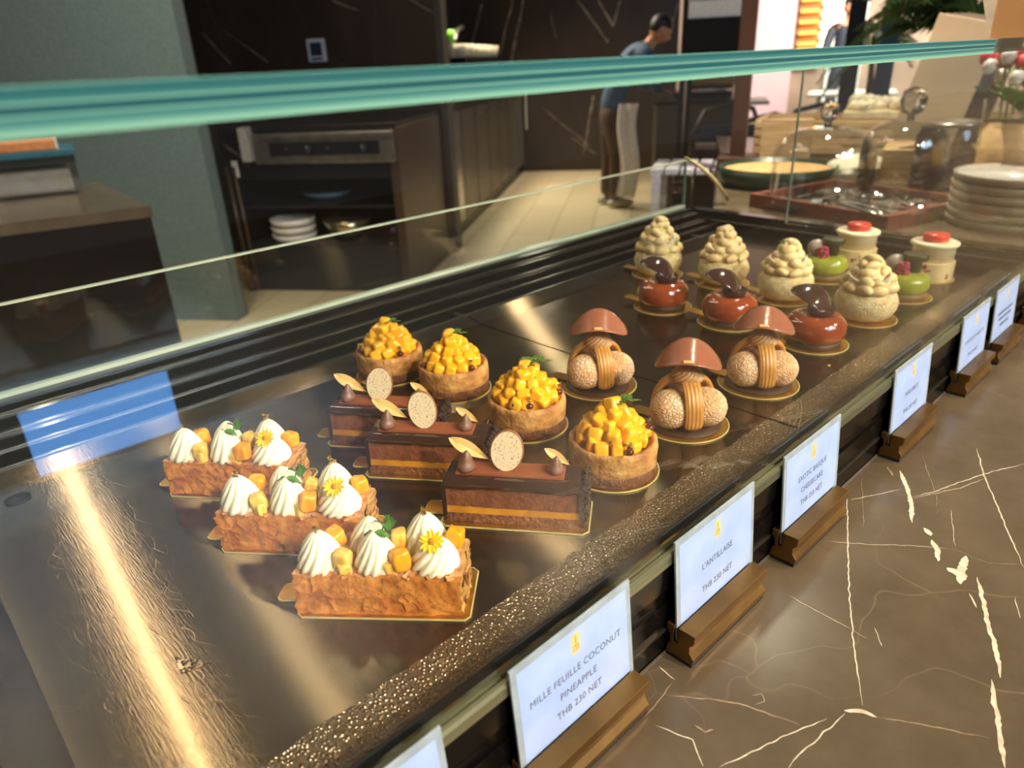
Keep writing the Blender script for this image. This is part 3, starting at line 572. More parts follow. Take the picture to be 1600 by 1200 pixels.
def mille_feuille(label, A, ang, seed, flat=0.0):
    rd = random.Random(seed)
    c = thing('mille_feuille', label, 'pastry', (A.x, A.y, 0), ang, 'mille feuille slices')
    L, W = 0.1165, 0.053
    board_rect(c, L, W, (-.019, .0245, .018))
    # flaky slab
    z0, z1 = .0017, .0325; x0, x1, y0, y1 = .001, .1115, .0035, .0450
    nx, ny, nz = 56, 20, 14; vs = []; fs = []; idx = {}; mis = []
    def V(i, j, k):
        key = (i, j, k)
        if key not in idx:
            idx[key] = len(vs); x = x0 + (x1 - x0) * i / nx; y = y0 + (y1 - y0) * j / ny; z = z0 + (z1 - z0) * k / nz
            q = Vector((x * 85 + seed * 3, y * 85, z * 95)); q2 = Vector((x * 240 + seed, y * 240, z * 240))
            d = .0017 * noise.noise(q) + .0010 * noise.noise(q2) + .0009 * abs(noise.noise(q * 1.7))
            t = k / nz
            if j == 0: y += d - .0006 * math.sin(t * PI)
            if j == ny: y -= d
            if i == nx: x += .7 * d + .0009 * math.sin(t * PI * 7 + 3 * noise.noise(q * .4))
            if i == 0: x += .7 * d + .0006 * math.sin(t * PI * 7)
            if k == nz: z += .9 * d + (.0022 if j == 0 else 0) * (0.5 + noise.noise(Vector((x * 160, seed, 0)))) + .001 * noise.noise(Vector((x * 300, y * 300, 3)))
            vs.append((x, y, z))
        return idx[key]
    def quad(a, b_, c_, d, mi): fs.append((a, b_, c_, d)); mis.append(mi)
    for i in range(nx):
        for k in range(nz): quad(V(i, 0, k), V(i + 1, 0, k), V(i + 1, 0, k + 1), V(i, 0, k + 1), 0); quad(V(i, ny, k), V(i, ny, k + 1), V(i + 1, ny, k + 1), V(i + 1, ny, k), 0)
        for j in range(ny): quad(V(i, j, nz), V(i + 1, j, nz), V(i + 1, j + 1, nz), V(i, j + 1, nz), 1); quad(V(i, j, 0), V(i, j + 1, 0), V(i + 1, j + 1, 0), V(i + 1, j, 0), 1)
    for j in range(ny):
        for k in range(nz): quad(V(0, j, k), V(0, j, k + 1), V(0, j + 1, k + 1), V(0, j + 1, k), 2); quad(V(nx, j, k), V(nx, j + 1, k), V(nx, j + 1, k + 1), V(nx, j, k + 1), 2)
    mb = MB(); mb.v = [Vector(v) for v in vs]; mb.f = fs; mb.mi = mis
    # loose flakes on the front and ends
    for q in range(46):
        v, f = flake(rd, seed + q * 2.1); s = rd.uniform(.006, .014)
        x = rd.uniform(.006, .108); z = rd.uniform(.006, .029)
        mb.add(v, f, 0, T3(x, .0027 + rd.uniform(-.0005, .0004), z) @ RX(PI / 2 + rd.uniform(-.16, .16)) @ RZ(rd.random() * 6) @ SC(s, s, s * .34))
    for q in range(20):
        v, f = flake(rd, seed + q * 5.1); s = rd.uniform(.004, .009)
        mb.add(v, f, 2, T3(.1125, rd.uniform(.008, .042), rd.uniform(.005, .031)) @ RY(PI / 2 + rd.uniform(-.3, .3)) @ RZ(rd.random() * 6) @ SC(s * .5, s, s * .4))
    for q in range(26):
        v, f = flake(rd, seed + q * 7.1); s = rd.uniform(.004, .008)
        mb.add(v, f, 1, T3(rd.uniform(.006, .106), rd.choice((.004, .006, .044, .046)) + rd.uniform(-.001, .001), .0328 + rd.random() * .001) @ RZ(rd.random() * 6) @ RX(rd.uniform(-.5, .5)) @ SC(s, s, s * .6))
    sharp(mb.build('puff_pastry', [m_puff, m_puff2, m_layers], c, True), 50)
    # fruit chunks
    for i, (x, y, z, s, mt) in enumerate(((.0345, .0105, .041, .0115, 0), (.036, .0075, .0365, .0085, 0), (.0725, .0100, .042, .0125, 1), (.066, .0085, .0365, .009, 0), (.0235, .032, .0425, .0125, 1), (.0670, .0335, .041, .0105, 0), (.1045, .0340, .042, .0120, 1), (.101, .036, .038, .010, 0), (.0075, .024, .036, .007, 0))):
        rock(s, s * .9, s * 1.15, seed + i, T3(x, y, z) @ RZ(rd.uniform(-.7, .7)) @ RY(rd.uniform(-.25, .25)) @ RX(rd.uniform(-.2, .2)), 4, .13).build('pineapple_chunk', (m_pinp, m_pino)[mt], c, True, sub=1)
    # kisses
    KP = [(.0175, .0165, .0150, .0270, 0), (.0550, .0165, .0142, .0265, 1), (.0935, .0175, .0160, .0220, 2), (.0445, .0360, .0130, .0240, 3), (.0840, .0370, .0150, .0270, 4)]
    tops = []
    for i, (x, y, r, h, k) in enumerate(KP):
        kiss(r * .95, h, 12, (1.0, .8, 1.2, .5, .4)[k], .26, seed + i * 1.7, lean=(rd.uniform(-.002, .002), rd.uniform(-.001, .001))).build('cream_kiss', m_cream, c, True, loc=(x, y, .0322))
        tops.append((x, y, .0322 + h))
    gold_bit(c, (tops[0][0], tops[0][1], tops[0][2] - .002), .0045, seed); gold_bit(c, (tops[4][0], tops[4][1], tops[4][2] - .002), .006, seed + 5)
    # leaf on the second kiss and a red-veined sprout behind it
    x, y, z = tops[1]
    join(leafmesh(.011, .0075, T3(x + .001, y, z - .001) @ RZ(.2) @ RY(.55), .35), leafmesh(.008, .0055, T3(x, y, z - .001) @ RZ(2.9) @ RY(.5), .3)).build('herb_leaf', m_green, c)
    sp = leafmesh(.0095, .010, T3(x + .004, y + .010, z - .001) @ RZ(.25) @ RX(.9) @ RY(-.25), .1)
    join(sp, leafmesh(.007, .007, T3(x + .004, y + .010, z - .001) @ RZ(2.8) @ RX(.7), .1)); spo = sp.build('sprout', m_green, c)
    x -= .003; y -= .005; z -= .001
    q = MB().tube([(x + .006, y + .0145, z - .007), (x + .0075, y + .0150, z), (x + .011, y + .015, z + .0035)], [.0005, .0005, .0002], 6)
    q.tube([(x + .0075, y + .0148, z), (x + .0045, y + .0148, z + .0030)], .0003, 5); q.tube([(x + .009, y + .0148, z + .0012), (x + .0095, y + .0148, z + .0040)], .0003, 5); q.build('red_stem', m_redstem, spo)
    # yellow flower on the third kiss, facing the customer
    x, y, z = tops[2]
    B = T3(x, y - .0045, z - .0005) @ RX(.75); mb = MB()
    for k in range(12):
        join(mb, leafmesh(.0078, .0032, B @ RZ(2 * PI * k / 12 + rd.uniform(-.1, .1)) @ T3(.001, 0, .0003 * (k % 2)) @ RY(-.12 + rd.uniform(-.1, .1)), .05, 0, n=6))
    fo = mb.build('yellow_flower', m_petal, c)
    MB().ball((0, 0, .0006), (.0024, .0024, .0014), B).build('flower_core', m_fcore, fo, True)
def ang2(a, b_): d = b_ - a; return math.atan2(d.y, d.x)
MFA = [(at(462, 967), at(735, 972)), (at(343, 865), at(468, 870)), (at(262, 777), at(337, 783))]
MFL = ['nearest mille feuille slice with cream kisses, pineapple and a yellow flower', 'middle one of the three mille feuille slices, between the nearest and the farthest', 'farthest and leftmost mille feuille slice, with the palest pastry side']
for i, (a, c) in enumerate(MFA):
    mille_feuille(MFL[i], a, (-.835, -.87, -.90)[i], 7 + i * 13)
# ---------------- chocolate slices
m_mousse = mat('chocolate_mousse', (138, 82, 52), 0.5, rgb2=(110, 62, 38), vs=140, bump=0.7, bs=260, bd=0.0015)
m_glaze = mat('dark_chocolate_glaze', (58, 34, 24), 0.10, rgb2=(48, 28, 20), vs=20, spec=0.7, coat=0.6)
m_caramel = mat('banana_caramel', (216, 152, 48), 0.28, rgb2=(192, 128, 34), vs=80, sss=0.2)
m_sponge = mat('hazelnut_sponge', (152, 96, 54), 0.7, rgb2=(104, 60, 32), vs=200, bump=1.0, bs=300, bd=0.003)
m_crumb = mat('chocolate_crumble', (62, 38, 28), 0.55, rgb2=(40, 24, 18), vs=150, bump=1.0, bs=350, bd=0.003)
m_plaque = mat('milk_chocolate_plaque', (166, 96, 62), 0.42, rgb2=(150, 84, 54), vs=30)
m_choccream = mat('milk_chocolate_cream', (140, 102, 84), 0.4, rgb2=(122, 86, 68), vs=80, sss=.1)
m_disc = bpy.data.materials.new('speckled_white_chocolate'); m_disc.use_nodes = True; T = NT(m_disc); b = T.n['Principled BSDF']; b.inputs['Roughness'].default_value = .35
tc = T.new('ShaderNodeTexCoord'); n1 = T.new('ShaderNodeTexNoise', i_Scale=750.0, i_Detail=3.0); T.link(tc.outputs['Object'], n1.inputs['Vector'])
cr = T.new('ShaderNodeValToRGB'); cr.color_ramp.elements[0].position = .57; cr.color_ramp.elements[0].color = lin((250, 230, 190)) + (1,); cr.color_ramp.elements[1].position = .68; cr.color_ramp.elements[1].color = lin((150, 92, 56)) + (1,)
T.link(n1.outputs['Fac'], cr.inputs[0]); T.link(cr.outputs[0], b.inputs['Base Color'])
m_almond = mat('almond_sliver', (236, 198, 128), 0.45, rgb2=(216, 170, 98), vs=120); m_almskin = mat('almond_skin', (150, 98, 58), 0.5)
def choc_slice(label, A, ang, seed):
    rd = random.Random(seed)
    c = thing('chocolate_slice', label, 'pastry', (A.x, A.y, 0), ang, 'chocolate entremet slices')
    L, W = .1170, .0500
    board_rect(c, L, W, (-.017, .025, .018), .005)
    x0, x1, y0, y1 = .0045, .1100, .0065, .0440
    def slab(z0, z1, name, m, inset=0, amp=.0005, fr=200, nn=60, split=10):
        vs = []; fs = []; nz = 4; per = []
        for i in range(nn): per.append((x0 + (x1 - x0) * i / nn, y0, 0, -1))
        for i in range(split): per.append((x1, y0 + (y1 - y0) * i / split, 1, 0))
        for i in range(nn): per.append((x1 - (x1 - x0) * i / nn, y1, 0, 1))
        for i in range(split): per.append((x0, y1 - (y1 - y0) * i / split, -1, 0))
        n = len(per)
        for k in range(nz + 1):
            z = z0 + (z1 - z0) * k / nz
            for x, y, ax, ay in per:
                d = amp * noise.noise(Vector((x * fr, y * fr, z * fr + seed))) + amp * .6 * noise.noise(Vector((x * fr * 2.5, y * fr * 2.5, z * fr * 2.5)))
                sl = -(z / .036) * .0022
                vs.append((x + ax * (d + sl - inset) * (1), y + ay * (d + sl - inset), z))
        for k in range(nz):
            for i in range(n): i2 = (i + 1) % n; fs.append((k * n + i, k * n + i2, (k + 1) * n + i2, (k + 1) * n + i))
        fs += [tuple(range(n - 1, -1, -1)), tuple(nz * n + i for i in range(n))]
        return MB().add(vs, fs).build(name, m, c, True)
    sharp(slab(.0018, .0092, 'sponge_base', m_sponge, 0, .0010, 350), 60)
    sharp(slab(.0088, .0155, 'caramel_layer', m_caramel, .0006, .0004), 60)
    sharp(slab(.0153, .0335, 'mousse_layer', m_mousse, .0001, .0006, 260), 60)
    # glaze cap with rolled edges
    pf = []
    yy0, yy1 = y0 + .0008, y1 - .0008
    for a in range(9): t = a / 8 * PI / 2; pf.append((yy0 + .0065 - .0068 * math.cos(t), .0325 + .0060 * math.sin(t)))
    for a in range(9): t = a / 8 * PI / 2; pf.append((yy1 - .0065 + .0068 * math.sin(t), .0325 + .0060 * math.cos(t)))
    pf += [(yy1 + .0003, .0316), (yy0 - .0003, .0316)]
    mbg = MB(); nseg = 40; vs = []; fs = []; n = len(pf)
    for i in range(nseg + 1):
        x = x0 + .0010 + (x1 - x0 - .002) * i / nseg
        for y, z in pf: vs.append((x, y + .0003 * noise.noise(Vector((x * 150, y * 100, seed))), z + (0 if z > .032 else .0010 * noise.noise(Vector((x * 120, seed, y * 60))))))
    for i in range(nseg):
        for k in range(n): k2 = (k + 1) % n; fs.append((i * n + k, i * n + k2, (i + 1) * n + k2, (i + 1) * n + k))
    fs += [tuple(range(n)), tuple(nseg * n + k for k in range(n - 1, -1, -1))]
    sharp(mbg.add(vs, fs).build('chocolate_glaze', m_glaze, c, True), 50)
    # glazed left end and crumble right end
    vs_ = MB().box((x0 - .0022, y0 + .0004, .0018), (x0 + .0012, y1, .034)); 
    for q in range(60): vs_.ball((x0 - .002, rd.uniform(y0 + .002, y1), rd.uniform(.003, .018)), rd.uniform(.0007, .0020), None, 0, 7, 5)
    vs_.build('glazed_end', m_glaze, c)
    mb = MB().box((x1 - .0012, y0 + .0014, .0018), (x1 + .0028, y1, .034))
    for q in range(330):
        y = rd.uniform(y0 + .0015, y1); z = rd.uniform(.003, .036) ; s = rd.uniform(.0008, .0024)
        rk = rock(s * 1.6, s * 1.6, s * 1.5, rd.randint(0, 999), T3(x1 + .0026 + rd.uniform(-.0006, .0016) * (1 if z < .034 else .3), y, z) @ RZ(rd.random() * 6), 2, .3); join(mb, rk)
    mb.build('crumble_end', m_crumb, c)
    # plaque with waffle grid
    mb = MB(); px0, px1, py0, py1 = .0120, .0965, .0165, .0350; mb.box((px0, py0, .0385), (px1, py1, .0400))
    nx_, ny_ = 56, 14
    for i in range(nx_): mb.box((px0 + (px1 - px0) * (i + .18) / nx_, py0 + .0004, .04), (px0 + (px1 - px0) * (i + .82) / nx_, py1 - .0004, .0403))
    for j in range(ny_): mb.box((px0 + .0004, py0 + (py1 - py0) * (j + .3) / ny_, .0403), (px1 - .0004, py0 + (py1 - py0) * (j + .7) / ny_, .04045))
    mb.build('chocolate_plaque', m_plaque, c)
    for (x, y, r, h) in ((.0195, .0220, .0072, .0165), (.0895, .0245, .0062, .0140)):
        mk = MB()
        mk.lathe([(r * .9, 0), (r, h * .15), (r * .92, h * .32), (r * .80, h * .38), (r * .68, h * .55), (r * .42, h * .78), (r * .14, h), (0, h * 1.02)], 24, None, 0, lambda a, z, t, x=x, y=y, r=r: (x + a * math.cos(t) + .08 * z, y + a * math.sin(t) * (1 + .06 * math.sin(3 * t)), .0404 + z))
        mk.build('chocolate_cream_dot', m_choccream, c, True)
    # speckled oval disc leaning between the dots
    B = T3(.0520, .0250, .0400 + .0165) @ RX(PI / 2 - .12) @ RZ(rd.uniform(-.25, .1))
    MB().lathe([(.0128, -.0009), (.0133, -.0004), (.0133, .0004), (.0127, .0007)], 40, B @ SC(1, 1.36, 1)).build('chocolate_rim', m_almskin, c, True)
    d = MB().lathe([(.0122, .00065), (.0122, .00105), (0, .00108)], 40, B @ SC(1, 1.36, 1)).build('speckled_disc', m_disc, c)
    for (x, y, z, s, a, tilt) in ((.0195, .0285, .0560, .036, -.10, -.45), (.0895, .0300, .0515, .024, -.2, -.5)):
        Bm = T3(x, y, z) @ RZ(a) @ RY(-tilt) @ T3(-s * .45, 0, 0)
        lm = leafmesh(s, s * .30, Bm @ RX(.9), .03, 0, .0007, 12); lm.build('almond_sliver', m_almond, c)
CH = [(at(686, 823), at(921, 840)), (at(568, 747), at(690, 755)), (at(509, 698), at(580, 703))]
CL = ['nearest chocolate slice, its speckled white disc standing tallest in front of the last mango tart', 'middle chocolate slice, with a yellow almond sliver leaning left of its disc', 'farthest chocolate slice, behind the other two and in front of the farthest mango tart']
for i, (a, c) in enumerate(CH): choc_slice(CL[i], a, (-.93, -.925, -.95)[i], 21 + i * 7)
# ---------------- mango cheesecake tarts
m_crust = mat('golden_tart_crust', (212, 160, 92), 0.6, rgb2=(160, 102, 48), vs=70, bump=1.0, bs=170, bd=0.0022, det=6)
m_crustb = mat('dark_biscuit_base', (128, 78, 46), 0.7, rgb2=(92, 52, 28), vs=120, bump=1.0, bs=240, bd=0.003)
m_filling = mat('cheesecake_filling', (236, 204, 140), 0.5)
m_mango = mat('mango_cube', (255, 198, 48), 0.2, rgb2=(252, 174, 24), vs=70, sss=0.35, spec=0.55, bump=.12, bs=500)
m_jelly = mat('red_brown_jelly', (92, 26, 14), 0.08, spec=0.8, coat=.5)
def tart(label, P, rz, seed, sprigs):
    rd = random.Random(seed)
    c = thing('mango_tart', label, 'pastry', (P.x, P.y, 0), rz, 'mango cheesecake tarts')
    board_disc(c, .0405, PI - .12 - rz, .015)
    R = .0378
    def wall(prof, name, m, amp=.0009):
        def fn(r, z, a):
            p = Vector((math.cos(a) * 1.0, math.sin(a) * 1.0, z * 40)); d = amp * (noise.noise(p * 2.2 + Vector((seed, 0, 0))) + .7 * noise.noise(p * 9 + Vector((0, seed, 0))))
            dz = .0011 * noise.noise(Vector((math.cos(a) * 6, math.sin(a) * 6, seed))) if z > .028 else 0
            return ((r + d) * math.cos(a), (r + d) * math.sin(a), z + dz)
        return MB().lathe(prof, 110, None, 0, fn).build(name, m, c, True)
    wall([(R - .001, .0017), (R + .0002, .0035), (R + .0002, .011), (R - .001, .013), (0.02, .0132)], 'biscuit_base', m_crustb)
    wall([(R - .0008, .0105), (R, .0125), (R + .0002, .020), (R + .0003, .027), (R - .0002, .0312), (R - .0022, .0328), (R - .0045, .0318), (R - .0055, .0285), (.01, .0280), (0, .0280)], 'tart_shell', m_crust)
    def rad(h): return .0315 * (1 - h / .043) ** .72 + .001
    # heap of cubes: one stacked mound of separate pieces
    n = 0; lay = [(0.0340, .0262, 13), (.0350, .017, 6), (.0415, .0215, 10), (.0490, .0145, 8), (.0560, .0075, 5), (.0610, .0010, 2)]
    core = MB().lathe([(.027, .028), (.024, .038), (.016, .048), (.006, .056), (0, .057)], 20).build('mango_core', m_mango, c, True)
    for z, r, k in lay:
        for i in range(k):
            a = 2 * PI * (i + rd.uniform(-.2, .2)) / k + z * 90; s = rd.uniform(.0108, .0132)
            rr = r * rd.uniform(.93, 1.05)
            q = rock(s, s * rd.uniform(.8, 1.1), s * rd.uniform(.85, 1.15), seed * 31 + n, None, 4, .07)
            q.build('mango_cube', m_mango, c, True, sub=0, bevel=0, loc=(rr * math.cos(a), rr * math.sin(a), z + rd.uniform(-.0012, .0012)), rot=(rd.uniform(-.5, .5), rd.uniform(-.5, .5), rd.random() * 6))
            n += 1
    for (a, r, z, gb) in sprigs['jelly']:
        x, y = r * math.cos(a - rz), r * math.sin(a - rz)
        j = MB().ball((x, y, z), (.0040, .0040, .0036)).build('jelly_drop', m_jelly, c, True)
        if gb: gold_bit(c, (x, y, z + .003), .0055, seed + int(a * 10))
    for (px, py, pz, s, a) in sprigs['leaf']: sprig(c, (px, py, pz), s, seed, a - rz)
    for (a, r, z) in sprigs.get('seed', []):
        MB().ball((r * math.cos(a - rz), r * math.sin(a - rz), z), (.0014, .0010, .0019)).build('passion_seed', mat('passion_seed', (40, 44, 30), .3), c, True)
FA = -.70 - PI / 2 + .35   # roughly towards the camera from a tart
def face(P): return math.atan2(-P.y, -P.x)
TP = [at(612, 583), at(711, 607), at(824, 663), at(957, 732)]
TL = ['farthest mango tart, topped with diced mango and a green sprig, behind the chocolate slices', 'second farthest mango tart, a dark jelly drop at its right rim', 'second nearest mango tart, an upright sprig on top and gold leaf on its front', 'nearest mango tart, right behind the nearest chocolate slice, a seed on its mango']
TS = [dict(jelly=[(-1.75, .0320, .035, 1), (2.70, .0325, .034, 1)], leaf=[(-.004, 0, .061, .016, -.8)]),
      dict(jelly=[(-1.62, .0325, .0345, 1), (2.75, .033, .0345, 1)], leaf=[(-.006, 0.002, .062, .018, -.8)]),
      dict(jelly=[(-2.25, .0300, .0350, 1), (-.95, .0315, .037, 1)], leaf=[(-.004, 0, .061, .022, -.6), (-.002, 0, .06, .016, .6)], seed=[(-2.75, .0315, .036)]),
      dict(jelly=[(-2.05, .0325, .034, 1), (-.75, .031, .039, 1)], leaf=[(-.002, 0.002, .061, .019, -.8)], seed=[(-2.55, .029, .042)])]
for i in range(4): tart(TL[i], TP[i], 0, 41 + i * 5, TS[i])
# ---------------- praline choux rings
m_choux = mat('craquelin_choux', (226, 178, 124), 0.65, rgb2=(204, 150, 96), vs=120, bump=0.3, bs=500)
nt = m_choux.node_tree; T = NT(m_choux); b = T.n['Principled BSDF']; tc = [n for n in T.n if n.type == 'TEX_COORD'][0]
vo = T.new('ShaderNodeTexVoronoi', feature='DISTANCE_TO_EDGE', i_Scale=250.0); T.link(tc.outputs['Object'], vo.inputs['Vector'])
mr = T.new('ShaderNodeMapRange', i_1=0.0, i_2=0.22, i_3=0.0, i_4=1.0); T.link(vo.outputs['Distance'], mr.inputs[0])
bp = T.new('ShaderNodeBump', i_Strength=0.8, i_Distance=0.0009); T.link(mr.outputs[0], bp.inputs['Height']); T.link(bp.outputs[0], b.inputs['Normal'])
old = b.inputs['Base Color'].links[0].from_socket; sug = T.new('ShaderNodeMix', data_type='RGBA', i_0=0.5)
n6 = T.new('ShaderNodeTexNoise', i_Scale=70.0, i_Detail=4.0); T.link(tc.outputs['Object'], n6.inputs['Vector']); m6 = T.new('ShaderNodeMapRange', i_1=.4, i_2=.62, i_3=0.05, i_4=.9); T.link(n6.outputs['Fac'], m6.inputs[0])
ml = T.new('ShaderNodeMath', operation='MULTIPLY'); T.link(m6.outputs[0], ml.inputs[0]); T.link(mr.outputs[0], ml.inputs[1])
T.link(ml.outputs[0], sug.inputs[0]); T.link(old, sug.inputs[6]); sug.inputs[7].default_value = lin((232, 218, 194)) + (1,); T.link(sug.outputs[2], b.inputs['Base Color'])
m_praline = mat('praline_cream', (196, 142, 70), 0.36, rgb2=(180, 124, 56), vs=90, sss=0.15)
m_praline2 = mat('pale_praline_cream', (196, 152, 104), 0.4, rgb2=(180, 134, 88), vs=90, sss=0.15)
m_cap = mat('milk_chocolate_cap', (160, 98, 72), 0.22, rgb2=(150, 90, 66), vs=30, coat=.3)
m_dkdisc = mat('dark_biscuit_disc', (66, 40, 26), 0.5, bump=.6, bs=300)
def ribbed(path, w_, h_, nr=6, normals=None, M=None):
    """ribbed piped band following path; w_ width, h_ thickness"""
    m = len(path); vs = []; fs = []; nn = nr * 8
    for i, p in enumerate(path):
        p = Vector(p); t = (Vector(path[min(i + 1, m - 1)]) - Vector(path[max(i - 1, 0)])).normalized(); nrm = Vector(normals[i]).normalized(); sd = t.cross(nrm).normalized(); nrm = sd.cross(t)
        e = 1.0
        if i == 0 or i == m - 1: e = .35
        elif i == 1 or i == m - 2: e = .85
        for k in range(nn):
            a = 2 * PI * k / nn; x = math.cos(a); y = math.sin(a)
            rib = (1 - .22 * abs(math.sin(math.acos(max(-1, min(1, x))) * nr))) if y > 0 else 1
            vs.append(p + sd * x * w_ / 2 * e + nrm * (math.copysign(abs(y) ** .8, y) * h_ / 2 * e * rib))
    for i in range(m - 1):
        for k in range(nn): k2 = (k + 1) % nn; fs.append((i * nn + k, i * nn + k2, (i + 1) * nn + k2, (i + 1) * nn + k))
    fs += [tuple(range(nn)), tuple((m - 1) * nn + k for k in range(nn - 1, -1, -1))]
    return MB().add(vs, fs, 0, M)
def choux_ring(label, P, seed, scale=1.0, capf=0.0):
    rd = random.Random(seed); f0 = face(P)
    c = thing('praline_choux', label, 'pastry', (P.x, P.y, 0), 0, 'praline choux rings')
    board_disc(c, .0425, f0 + 2.1 * (-1) + .2, .012)
    MB().lathe([(.0345, .0017), (.0350, .0026), (.0345, .0034), (0, .0036)], 48).build('biscuit_disc', m_dkdisc, c, True)
    off = f0 + .30
    for k in range(3):
        a = off + PI / 3 + k * 2 * PI / 3; q = Vector((.0190 * math.cos(a), .0190 * math.sin(a), .0215))
        MB().ball(q, (.0205, .0205, .0188), None, 0, 40, 24, lambda p: 1 + .02 * noise.noise(p * 3 + Vector((seed + k, 0, 0))) + .010 * noise.noise(p * 14)).build('choux_bun', m_choux, c, True)
    for k in range(3):
        a = off + k * 2 * PI / 3; path = []; nr = []
        for (r, z) in ((.004, .0495), (.010, .0490), (.017, .0455), (.0235, .0395), (.0280, .0310), (.0300, .0220), (.0295, .0130), (.0270, .0070)):
            path.append((r * math.cos(a), r * math.sin(a), z))
        for i in range(len(path)):
            t = (Vector(path[min(i + 1, 7)]) - Vector(path[max(i - 1, 0)])).normalized(); sd = Vector((-math.sin(a), math.cos(a), 0)); n_ = sd.cross(t)
            if n_.dot(Vector((math.cos(a), math.sin(a), .6))) < 0: n_ = -n_
            nr.append(n_)
        # refine path
        P2 = []; N2 = []
        for i in range(7):
            for s in (0, .33, .66): P2.append(Vector(path[i]).lerp(Vector(path[i + 1]), s)); N2.append(Vector(nr[i]).lerp(Vector(nr[i + 1]), s))
        P2.append(Vector(path[7])); N2.append(nr[7])
        for i in range(1, len(P2) - 1): P2[i] = (P2[i - 1] + P2[i] * 2 + P2[i + 1]) / 4
        ribbed(P2, .0175, .0075, 7, N2).build('praline_band', m_praline, c, True)
    # swirl on top
    mb = MB()
    def fn(r, z, a):
        t = (z - .046) / .018; k = 1 + .13 * (abs(math.cos(8 * a)) - .6)
        return (r * k * math.cos(a + 1.6 * t), r * k * math.sin(a + 1.6 * t), z)
    mb.lathe([(.010, .044), (.0145, .048), (.0150, .052), (.0125, .0565), (.0085, .0615), (.0035, .0645), (0, .065)], 96, None, 0, fn)
    mb.build('cream_swirl', m_praline2, c, True)
    # curved chocolate disc laid over the top like a saddle, highest in its middle
    vs = []; fs = []; nR, nA = 8, 44; fa = f0 + PI / 2 + capf
    th = .0011
    for s in (0, 1):
        for j in range(nR + 1):
            for k in range(nA):
                r = j / nR; a = 2 * PI * k / nA; x = .0310 * r * math.cos(a); y = .0235 * r * math.sin(a)
                z = -x * x * 17.0 + s * th
                vs.append((x, y, z))
    n1_ = (nR + 1) * nA
    for s in (0, 1):
        for j in range(nR):
            for k in range(nA):
                k2 = (k + 1) % nA; q = (s * n1_ + j * nA + k, s * n1_ + j * nA + k2, s * n1_ + (j + 1) * nA + k2, s * n1_ + (j + 1) * nA + k); fs.append(q)
    for k in range(nA): k2 = (k + 1) % nA; fs.append((nR * nA + k, nR * nA + k2, n1_ + nR * nA + k2, n1_ + nR * nA + k))
    B = T3(0, 0, .0755) @ RZ(fa) @ RX(.20)
    cp = MB().add(vs, fs, 0, B).build('chocolate_cap', m_cap, c, True, recalc=True)
    MB().box((-.0045, -.0222, .0009), (.0045, -.0180, .0021), 0, B).build('hazelnut_bit', m_almond, c, bevel=.0006)
PB = [at(934, 601), at(1069, 661), at(1184, 599)]
PL = ['leftmost of the three praline choux rings, beyond the second nearest mango tart', 'nearest praline choux ring, between the other two, its milk chocolate cap lowest in view', 'rightmost praline choux ring, in front of the glazed domes']
for i in range(3): choux_ring(PL[i], PB[i], 61 + i * 3)
# ---------------- glazed caramel domes with dark shells
m_redgl = mat('caramel_mirror_glaze', (156, 72, 34), 0.07, rgb2=(132, 56, 24), vs=18, coat=.8, spec=.7)
m_darkch = mat('dark_chocolate_shell', (62, 36, 32), 0.13, rgb2=(52, 30, 26), vs=20, coat=.5)
def shell(M, R=.024, th=.0014, a0=-1.75, a1=1.75, curv=.35, inner=0.28):
    """half-moon curved chocolate leaf"""
    vs = []; fs = []; nA, nR = 28, 8
    for s in (0, 1):
        for i in range(nA + 1):
            a = a0 + (a1 - a0) * i / nA; lim = R * (1 if abs(a) < 1.2 else 1 - .25 * (abs(a) - 1.2) / .55)
            for j in range(nR + 1):
                t = j / nR; r = lim * (inner * (1 - t) + t)
                x = r * math.cos(a); y = r * math.sin(a); z = curv * (x * x + .3 * y * y) / R + s * th
                vs.append((x, y, z))
    n = (nA + 1) * (nR + 1); w_ = nR + 1
    for i in range(nA):
        for j in range(nR):
            q = (i * w_ + j, i * w_ + j + 1, (i + 1) * w_ + j + 1, (i + 1) * w_ + j); fs += [q, tuple(n + k for k in reversed(q))]
        for j in (0, nR): a, b_ = i * w_ + j, (i + 1) * w_ + j; fs.append((a, b_, n + b_, n + a))
    for i in (0, nA):
        for j in range(nR): a, b_ = i * w_ + j, i * w_ + j + 1; fs.append((a, b_, n + b_, n + a))
    return MB().add(vs, fs, 0, M)
